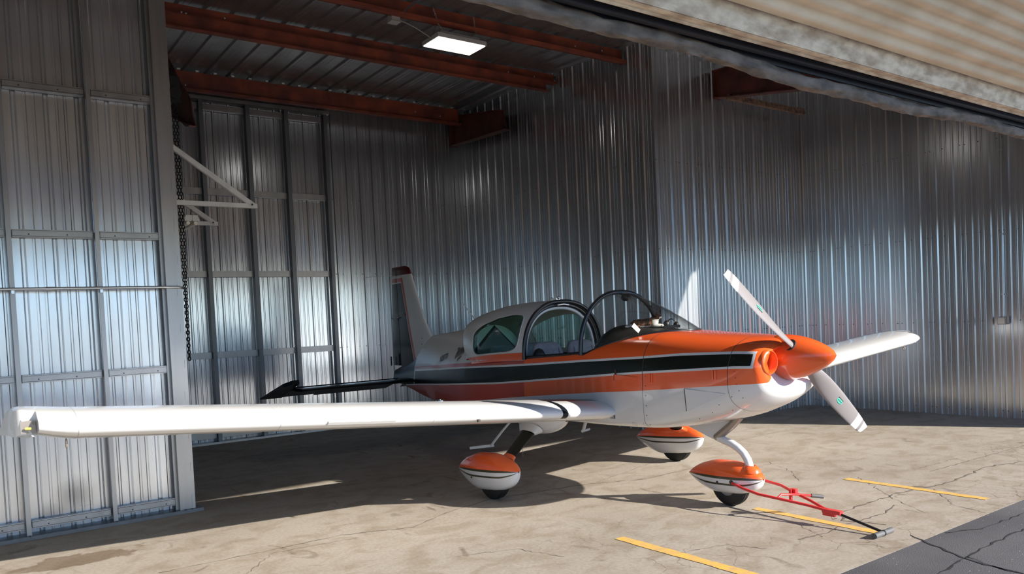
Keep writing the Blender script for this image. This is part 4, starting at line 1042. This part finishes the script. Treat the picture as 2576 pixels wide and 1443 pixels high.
# ---- wings
LE0, CH = 5.15, 1.43
def wz(lx): return .806 + .0855 * (lx - .55)            # chord-line height at the leading edge
def af(s, up):
    t = .138; yt = 5 * t * (.2969 * s ** .5 - .126 * s - .3516 * s ** 2 + .2843 * s ** 3 - .1036 * s ** 4); m_, p_ = .026, .38
    yc = m_ / p_ ** 2 * (2 * p_ * s - s * s) if s < p_ else m_ / (1 - p_) ** 2 * ((1 - 2 * p_) + 2 * p_ * s - s * s)
    return yc + yt if up else yc - yt
SU = [0, .003, .012, .03, .06, .10, .16, .24, .32, .40, .50, .60, .70, .77]
def wing_ring(lx, sgn, le=LE0, ch=CH, twist=.085, lift=0, low=1.0, s0=0.0, smax=.77):
    pts = []
    S = [s0 + (smax - s0) * (s / .77) for s in SU]
    for up in (True, False):
        seq = S[::-1] if up else S[1:]
        for s in seq:
            z = af(s, up); z = z if z > 0 or up else z * low
            pts.append(V(CX + sgn * lx, le + s * ch, wz(lx) + lift + z * ch - twist * s * ch))
    return pts
NU = len(SU)
for sgn in (-1, 1):
    LXS = [.45, .60, .80, 1.048, 1.10, 1.16, 1.5, 2.0, 2.418, 2.422, 3.0, 3.598, 3.602, 4.2, 4.788, 4.792]
    def wcol(i, j):
        a = (LXS[i] + LXS[i + 1]) / 2
        if a > .9 and LXS[i + 1] - LXS[i] < .006: return 1
        if 1.10 < a < 1.16 and j < NU + 2: return 2
        if a < 1.10 and j < NU - 9 + 2: return 2
        return 0
    m = MB(); rows = [wing_ring(lx, sgn) for lx in LXS]; m.grid(rows, wcol, close=True); wg = m.build('wing', ['paint_white', 'seam_white', 'paint_navy'], AC, smooth=40)
    # trailing surfaces
    for (a, b, nm) in ((.62, 2.72, 'flap'), (2.75, 4.66, 'aileron')):
        m = MB(); rows = []
        for lx in (a, b):
            r_ = []
            for s in (.775, .85, .93, 1.0): r_.append(V(CX + sgn * lx, LE0 + s * CH, wz(lx) + af(s, True) * CH - .085 * s * CH))
            for s in (1.0, .93, .85, .775): r_.append(V(CX + sgn * lx, LE0 + s * CH, wz(lx) + af(s, False) * CH - .085 * s * CH - .002))
            rows.append(r_)
        m.grid(rows, close=True); m.fan(rows[0]); m.fan(rows[1], flip=True); m.build(nm, 'paint_white', wg, smooth=30)
    # tip: lower surface sweeps up, nose cut back for the light
    m = MB(); T0 = [(4.792, LE0, 1.0, 0, .77), (4.85, LE0 + .004, .95, .002, .82), (4.91, LE0 + .012, .86, .004, .92), (4.958, LE0 + .022, .76, .006, .98), (4.985, LE0 + .032, .70, .006, 1.0), (4.987, LE0 + .17, .68, .006, 1.0), (5.055, LE0 + .20, .62, .006, 1.0), (5.075, LE0 + .22, .58, .0, 1.0), (5.09, LE0 + .26, .55, -.012, 1.0)]
    rows = []
    for (lx, le, lo, lf, smx) in T0:
        ch_ = LE0 + CH - le; s0 = 0.0 if le < LE0 + .1 else (le - LE0) / CH; pts = []
        if s0 == 0: pts = wing_ring(lx, sgn, le, ch_, lift=lf, low=lo, smax=smx)
        else: pts = wing_ring(lx, sgn, LE0, CH, lift=lf, low=lo, s0=s0, smax=smx)
        rows.append(pts)
    # close the nose notch: a flat back wall between the two surfaces
    m.grid(rows, close=True); m.fan(rows[-1], flip=True); tipo = m.build('wing_tip', 'paint_white', wg, smooth=35)
    # droop skirt of the tip trailing corner
    # light housing behind a clear lens, in the notch
    lxm = 5.03; bz = wz(lxm)
    rf = MB(); rf.box((CX + sgn * 5.03, LE0 + .150, bz + .0), (.075, .015, .070)); rf.build('light_reflector', 'strut_grey', tipo)
    MB().tube([(CX + sgn * 5.015, LE0 + .11, bz - .008), (CX + sgn * 5.045, LE0 + .12, bz - .006)], .008, 10).build('position_lamp', 'lamp_amber', tipo)
    MB().ball((CX + sgn * 5.0, LE0 + .12, bz + .022), .012, 10).build('position_lamp', 'lens_glass', tipo, smooth=60)
    # swept end plate of the tip
    ep = MB(); E = [(5.015, LE0 + .095, -.055), (5.035, LE0 + .14, -.015), (5.058, LE0 + .20, .035), (5.072, LE0 + .30, .088), (5.082, LE0 + .46, .098), (5.095, LE0 + .80, .050), (5.108, LE0 + 1.10, -.040), (5.118, LE0 + 1.43, -.148), (5.112, LE0 + 1.30, -.145), (5.09, LE0 + .9, -.112), (5.06, LE0 + .5, -.088), (5.035, LE0 + .2, -.072)]
    A_ = [V(CX + sgn * lx, y, wz(5.05) + dz) for lx, y, dz in E]; B_ = [a_ - V(sgn * .010, 0, 0) for a_ in A_]
    ep.grid([A_, B_], close=True); ep.add(A_, [tuple(range(len(A_)))]); ep.add(B_, [tuple(range(len(B_)))[::-1]]); ep.build('tip_end_plate', 'paint_white', tipo, smooth=30)
    # small fittings
    tr = MB(); z0 = wz(4.84) + af(.12, False) * CH - .085 * .12 * CH
    loop = [V(CX + sgn * 4.84, LE0 + .17, z0 - .028) + V(0, .012 * math.cos(a), .024 * math.sin(a)) for a in np.linspace(0, 2 * math.pi, 15)]; tr.tube(loop, .006, 6, caps=False); tr.build('tie_down_ring', 'strut_grey', wg, smooth=60)
    ss = MB(); rows = []
    for lx in np.linspace(2.75, 3.27, 8):
        zc = wz(lx); rows.append([V(CX + sgn * lx, LE0 - .012, zc - .012), V(CX + sgn * lx, LE0 + .006, zc + .006), V(CX + sgn * lx, LE0 + .012, zc - .032)])
    ss.grid(rows, close=True); ss.fan(rows[0]); ss.fan(rows[-1], flip=True); ss.build('stall_strip', 'paint_white', wg)
    MB().lathe((CX + sgn * 2.06, LE0 + .52, wz(2.06) + af(.36, True) * CH - .085 * .36 * CH - .004), (0, 0, 1), [(0, .04), (.012, .038), (.016, .03), (.022, .02), (.022, 0)], 18).build('fuel_cap', 'chrome', wg, smooth=40)
    MB().box((CX + sgn * 2.02, LE0 + .004, wz(2.02) - .035), (.02, .02, .02)).build('fuel_vent', 'seam_and_shade', wg)

# ---- undercarriage
def pant(xc, y_f, y_t, zt_, zb_, hw, slope, zref, label, tyre_r, ty, parent, tw=.07, nose=False):
    """teardrop wheel fairing: round nose at y_f, pointed tail at y_t; paint bands follow the sloping waterline"""
    L_ = y_t - y_f; N_y = 30; ys = [y_f + L_ * (.5 - .5 * math.cos(math.pi * min(1, i / N_y) ** 1.0)) for i in range(N_y + 1)]
    prof = pchip([0, .02, .06, .14, .28, .45, .65, .82, .94, 1.0], [.04, .30, .52, .77, .96, 1.0, .82, .52, .22, .03])
    zc = lambda y: zref + slope * (y - y_f); up = pchip([0, .05, .15, .35, .55, .75, .92, 1.0], [.02, .38, .68, .97, 1.0, .78, .36, .03]); dn = pchip([0, .04, .12, .3, .55, .75, .9, 1.0], [.05, .45, .75, .98, 1.0, .72, .36, .03])
    bands = [-.074, -.057, -.022, 0.0]     # offsets from the waterline: white | olive | white | olive | orange
    m = MB()
    for sgn in (-1, 1):
        rows = []
        for y in ys:
            t = (y - y_f) / L_; w = hw * prof(t); z0 = zc(y) - .02; hu = max(.006, (zt_ - zref + .02) * up(t)); hd = max(.006, (zref - .02 - zb_) * dn(t)); pts = []
            k = min(1, prof(t) * 1.2)
            def X(z):
                if z >= z0: s = min(1, (z - z0) / hu); return w * max(0, 1 - s ** 2.0) ** .5
                s = min(1, (z0 - z) / hd); return w * max(0, 1 - s ** 2.6) ** (1 / 2.6)
            for f in np.linspace(1, 0, 9)[:-1]: pts.append(max(z0 - hd * f ** .8, z0 - hd))
            b_ = [z0 + (o + .02) * k * (1 if (o + .02) > 0 or abs(o + .02) < hd else 1) for o in bands]
            b_ = [min(max(b, z0 - hd * .9), z0 + hu * .9) for b in b_]
            low = [z0 - hd + (b_[0] - z0 + hd) * f for f in (0, .04, .12, .25, .45, .7)]
            hi = [b_[3] + (z0 + hu - b_[3]) * f for f in (.2, .4, .58, .74, .87, .95, .99, 1.0)]
            zz = low + b_ + hi
            rows.append([V(xc + sgn * X(z), y, z) for z in zz])
        nl = 6
        m.grid(rows, lambda i, j: (W_, OL, W_, OL, O_)[0 if j < nl else min(4, j - nl + 1)])
    o = m.build('wheel_fairing', PAL, parent, smooth=50)
    t = MB(); t.lathe((xc - tw, ty, tyre_r), (1, 0, 0), [(0, tyre_r * .50), (.004, tyre_r * .62), (.008, tyre_r * .80), (.020, tyre_r * .93), (.032, tyre_r * .985), (.034, tyre_r * .965), (.040, tyre_r * .965), (.042, tyre_r * .995), (tw - .004, tyre_r), (tw - .002, tyre_r * .975), (tw + .002, tyre_r * .975), (tw + .004, tyre_r),
             (2 * tw - .042, tyre_r * .995), (2 * tw - .040, tyre_r * .965), (2 * tw - .034, tyre_r * .965), (2 * tw - .032, tyre_r * .985), (2 * tw - .020, tyre_r * .93), (2 * tw - .008, tyre_r * .80), (2 * tw - .004, tyre_r * .62), (2 * tw, tyre_r * .5)], 40)
    t.build('tyre', 'tyre', o, smooth=40)
    MB().lathe((xc - tw - .004, ty, tyre_r), (1, 0, 0), [(0, .0), (.0, tyre_r * .22), (.012, tyre_r * .24), (.014, tyre_r * .52), (2 * tw - .006, tyre_r * .52), (2 * tw - .004, tyre_r * .24), (2 * tw + .008, .0)], 20).build('wheel_hub', 'hub_grey', o, smooth=40)
    return o
for sgn in (-1, 1):
    xm = CX + sgn * 1.258
    w_o = pant(xm, 5.70, 6.72, .468, .108, .125, -.075, .322, '', .215, 6.10, AC)
    h = MB(); h.lathe((xm - .122 if sgn < 0 else xm + .122, 6.30, .195), (sgn, 0, 0), [(0, .010), (.004, .010), (.005, 0)], 8); h.build('access_hole', 'seam_and_shade', w_o)
    # leg: flat tapered spring with its fairing under the wing root
    a, b = V(CX + sgn * .82, 6.06, .625), V(CX + sgn * 1.165, 5.98, .385); d, u, w = frame(b - a)
    m = MB(); rows = []
    for s in np.linspace(0, 1, 6):
        c = a + (b - a) * s; hw_ = .105 - .022 * s; tk = .026 - .004 * s
        rows.append([c + V(0, 1, 0) * hw_ * math.cos(t) + w * tk * math.sin(t) for t in np.linspace(0, 2 * math.pi, 19)[:-1]])
    m.grid(rows, close=True); m.fan(rows[-1], flip=True); lg_ = m.build('main_gear_leg', 'paint_black', AC, smooth=60)
    m = MB(); rows = []
    for s in np.linspace(0, 1, 7):
        c = a + (b - a) * (.93 + .13 * s); g_ = 1 + .35 * s ** 2
        rows.append([c + V(0, 1, 0) * .088 * g_ * math.cos(t) + w * .034 * g_ * math.sin(t) for t in np.linspace(0, 2 * math.pi, 19)[:-1]])
    m.grid(rows, close=True); m.build('leg_collar', 'paint_orange', lg_, smooth=60)
    f = MB(); rows = []
    for t in np.linspace(0, 1, 15):
        y = 5.66 + .78 * t; k = max(.02, math.sin(math.pi * min(1, t * .98 + .01)) ** .6); zt2 = .70; r_ = []
        for q in np.linspace(0, math.pi, 13): r_.append(V(CX + sgn * (.70 + .17 * k * -math.cos(q)), y, zt2 + .03 - (.165 * k + .01) * math.sin(q) ** .8))
        rows.append(r_)
    f.grid(rows); f.build('leg_root_fairing', 'paint_white', AC, smooth=60)
    m = MB(); rows = []
    for s in np.linspace(0, 1, 5):
        c = a + (b - a) * (.02 + .16 * s); g_ = 1.75 - .62 * s
        rows.append([c + V(0, 1, 0) * .105 * g_ * math.cos(t) + w * (.075 - .040 * s) * math.sin(t) for t in np.linspace(0, 2 * math.pi, 19)[:-1]])
    m.grid(rows, close=True); m.build('leg_cuff', 'paint_white', lg_, smooth=60)
    # boarding step
    MB().tube([(CX + sgn * .50, 6.75, .66), (CX + sgn * .60, 6.86, .50), (CX + sgn * .66, 7.0, .335)], .022, 10, flat=.6).build('step_tube', 'paint_white', AC, smooth=60)
    MB().tube([(CX + sgn * .635, 6.985, .335), (CX + sgn * .80, 7.08, .325), (CX + sgn * .86, 7.12, .32)], .017, 8).build('step_tread', 'paint_white', AC, smooth=60)
# nose leg
npant = pant(CX, 4.005, 4.80, .408, .125, .132, -.045, .285, '', .182, 4.345, AC, tw=.062, nose=True)
MB().tube([(CX, 4.22, .78), (CX, 4.30, .70), (CX, 4.475, .570)], .036, 16).build('nose_leg_sleeve', 'strut_grey', AC, smooth=50)
MB().tube([(CX, 4.45, .572), (CX, 4.385, .553), (CX, 4.315, .535), (CX, 4.25, .505), (CX, 4.195, .465), (CX, 4.158, .415), (CX, 4.138, .360), (CX, 4.128, .30)], .034, 16, flat=1.0).build('nose_leg', 'paint_white', AC, smooth=60)
MB().prism([(CX - .012, 4.90, .69), (CX - .012, 4.28, .73), (CX - .012, 4.46, .585), (CX - .012, 4.455, .545), (CX - .012, 4.56, .575)], (.024, 0, 0)).build('nose_leg_gusset', 'paint_white', AC)
MB().lathe((CX, 4.128, .318), (0, -.05, 1), [(0, .085), (.025, .075), (.045, .056), (.055, .040), (.050, .034)], 24).build('leg_boot', 'paint_orange', npant, smooth=60)
m = MB(); m.lathe((CX - .130, 4.38, .215), (-1, 0, 0), [(-.02, .012), (.003, .012), (.004, 0)], 8); m.build('access_hole', 'seam_and_shade', npant)
m = MB(); m.lathe((CX - .126, 4.235, .232), (-1, 0, 0), [(-.03, .020), (.002, .020), (.003, 0)], 12); m.build('axle_hole', 'seam_and_shade', npant)
# tail tie-down wire under the belly
MB().tube([(CX + .18, 7.6, .64), (CX + .22, 7.62, .02)], .003, 5).build('ground_wire', 'wire_grey', AC)

# ================================================================== THINGS ON AND AROUND THE AIRCRAFT
tb = thing('tow_bar', (5.38, 2.985, 0), 'red tow bar clamped to the nose wheel with its black T-handle on the ground', 'tow bar')
J = V(5.395, 3.44, .118)
near = [V(CX - .128, 4.225, .228), V(CX - .150, 4.10, .205), V(CX - .150, 3.95, .180), V(CX - .105, 3.78, .160), V(CX - .05, 3.58, .135), J + V(-.012, .02, 0), J + V(-.012, -.10, -.012)]
far = [V(CX + .128, 4.225, .228), V(CX + .150, 4.10, .222), V(CX + .150, 3.95, .205), V(CX + .10, 3.80, .180), V(CX + .045, 3.60, .145), J + V(.012, .02, 0), J + V(.012, -.10, -.012)]
MB().tube(near, .0115, 10).build('arm', 'tow_red', tb, smooth=60); MB().tube(far, .0115, 10).build('arm', 'tow_red', tb, smooth=60)
m = MB(); m.box(J + V(0, -.055, -.008), (.045, .15, .028)); m.box(J + V(0, -.03, -.030), (.03, .10, .03)); m.build('socket', 'tow_red', tb)
MB().tube([J + V(0, -.09, -.012), (5.385, 3.0, .034)], .010, 10).build('pole', 'dark_steel', tb, smooth=60)
MB().tube([(5.268, 2.985, .024), (5.37, 2.985, .024), (5.385, 2.985, .024), (5.50, 2.985, .024)], .020, 12).build('handle_grip', 'grip_grey', tb, smooth=60)
MB().tube([(5.378, 2.985, .024), (5.392, 2.985, .024)], .0225, 12).build('grip_ring', 'dark_steel', tb)
MB().tube([V(CX - .105, 3.80, .166), V(CX - .06, 3.80, .185), V(CX + .04, 3.745, .178), V(CX + .165, 3.665, .158)], .010, 8).build('clamp_lever', 'tow_red', tb, smooth=60)
MB().tube([V(CX + .155, 3.672, .160), V(CX + .235, 3.618, .145)], .015, 10).build('lever_grip', 'grip_grey', tb, smooth=60)
m = MB(); m.box((CX + .06, 3.765, .195), (.035, .05, .045)); m.box((CX + .03, 3.775, .170), (.02, .02, .09)); m.build('clamp_bracket', 'tow_red', tb)
MB().tube([J + V(.0, -.04, -.04), J + V(-.01, -.06, -.065), J + V(0, -.09, -.055)], .003, 6).build('safety_pin', 'chrome', tb)

# cat lying on the glareshield
def cat():
    e1 = V(.76, -.65, 0); e1 /= np.linalg.norm(e1); e2 = V(-e1[1], e1[0], 0); e2 = V(.65, .76, 0)
    o = V(5.31, 5.165, 1.549); K = 1.18
    P = lambda a, b, c: o + K * (e1 * a + e2 * b + V(0, 0, c))
    m = MB()
    def eb(c, r, n=16):
        rows = []
        for i in range(n // 2 + 1):
            t = max(.001, min(math.pi - .001, math.pi * i / (n // 2))); rows.append([c + K * (e1 * r[0] * math.sin(t) * math.cos(q) + e2 * r[1] * math.sin(t) * math.sin(q) + V(0, 0, r[2] * math.cos(t))) for q in [2 * math.pi * k / n for k in range(n)]])
        m.grid(rows, close=True)
    eb(P(-.055, 0, .034), (.070, .040, .036)); eb(P(.01, 0, .038), (.065, .036, .036)); eb(P(.055, -.002, .044), (.042, .034, .040)); eb(P(-.10, .005, .026), (.030, .034, .028))
    eb(P(.074, -.006, .066), (.026, .025, .030)); eb(P(.088, -.010, .084), (.030, .027, .026)); eb(P(.108, -.016, .078), (.014, .014, .011))
    eb(P(.085, -.025, .014), (.040, .013, .013)); eb(P(.095, .012, .014), (.040, .013, .013)); eb(P(.12, -.026, .012), (.013, .012, .011)); eb(P(.13, .012, .012), (.013, .012, .011))
    eb(P(-.085, -.030, .014), (.035, .018, .014)); eb(P(-.13, .0, .012), (.035, .012, .011)); eb(P(-.15, -.012, .014), (.018, .012, .012))
    for s in (-1, 1):
        c = P(.082, -.010 + s * .016, .104); m.add([c + e1 * .006 + e2 * .010, c + e1 * .006 - e2 * .010, c - e1 * .008, c + e2 * s * .004 + V(0, 0, .022)], [(0, 1, 3), (1, 2, 3), (2, 0, 3), (0, 2, 1)])
    ob_ = m.build('cat', 'cat_fur', None, origin=tuple(o))
    rm = ob_.modifiers.new('remesh', 'REMESH'); rm.mode = 'VOXEL'; rm.voxel_size = .0032
    sm_ = ob_.modifiers.new('smooth', 'SMOOTH'); sm_.factor = .5; sm_.iterations = 5
    bpy.context.view_layer.update(); me = bpy.data.meshes.new_from_object(ob_.evaluated_get(bpy.context.evaluated_depsgraph_get()))
    ob_.modifiers.clear(); ob_.data = me
    if not me.materials: me.materials.append(MATS['cat_fur'])
    me.shade_smooth()
    at = me.attributes.new('fur', 'FLOAT', 'POINT')
    for i, v in enumerate(me.vertices):
        p = V(*v.co) / K; a, b_, c = p @ e1, p @ e2, p[2]
        w_ = 0.0
        if a > .045 and c < .062 - .1 * max(0, .07 - a): w_ = 1.0
        if a > .060 and c < .055: w_ = 1.0
        if a > .100 and c < .080: w_ = 1.0
        if a < -.10 and c < .030: w_ = 1.0
        if c < .014 and a > -.05: w_ = max(w_, .8)
        if a > .085 and abs(b_ + .012) < .006 and c > .080: w_ = .9
        at.data[i].value = w_
    tag(ob_, 'small brown tabby cat with white chest lying behind the windscreen', 'cat')
    for s in (-1, 1):
        MB().ball(P(.113, -.013 + s * .011, .090), .0034, 8).build('eye', 'ink_black', ob_, smooth=60)
    MB().ball(P(.1215, -.017, .081), (.003, .004, .003), 8).build('nose', 'ink_brown', ob_, smooth=60)
cat()
hs = thing('headset', (5.52, 5.07, 1.535), 'black headset with a curved band lying just ahead of the cat', 'headset')
MB().ball((5.47, 5.06, 1.570), (.035, .03, .038), 12).build('ear_cup', 'black_plastic', hs, smooth=60); MB().ball((5.545, 5.01, 1.562), (.028, .028, .030), 12).build('ear_cup', 'black_plastic', hs, smooth=60)
MB().tube([V(5.465, 5.065, 1.570) + V(.085 * t, -.06 * t, .05 * math.sin(math.pi * t)) for t in np.linspace(0, 1, 9)], .006, 6).build('head_band', 'black_plastic', hs, smooth=60)
MB().box((5.50, 5.03, 1.548), (.15, .07, .026), R=((.8, .6, 0), (-.6, .8, 0), (0, 0, 1))).build('pouch', 'black_plastic', hs)
cdr = tag(MB().box((5.055, 5.045, 1.552), (.085, .004, .050), R=np.array(((.62, 0, .78), (-.3, .93, .2), (-.72, -.35, .6)))).build('paper_card', 'paper', origin=(5.05, 5.05, 1.53)), 'small white card leaning on the glareshield beside the cat', 'card')
for o in bpy.data.objects:
    if '_org' in o: del o['_org']
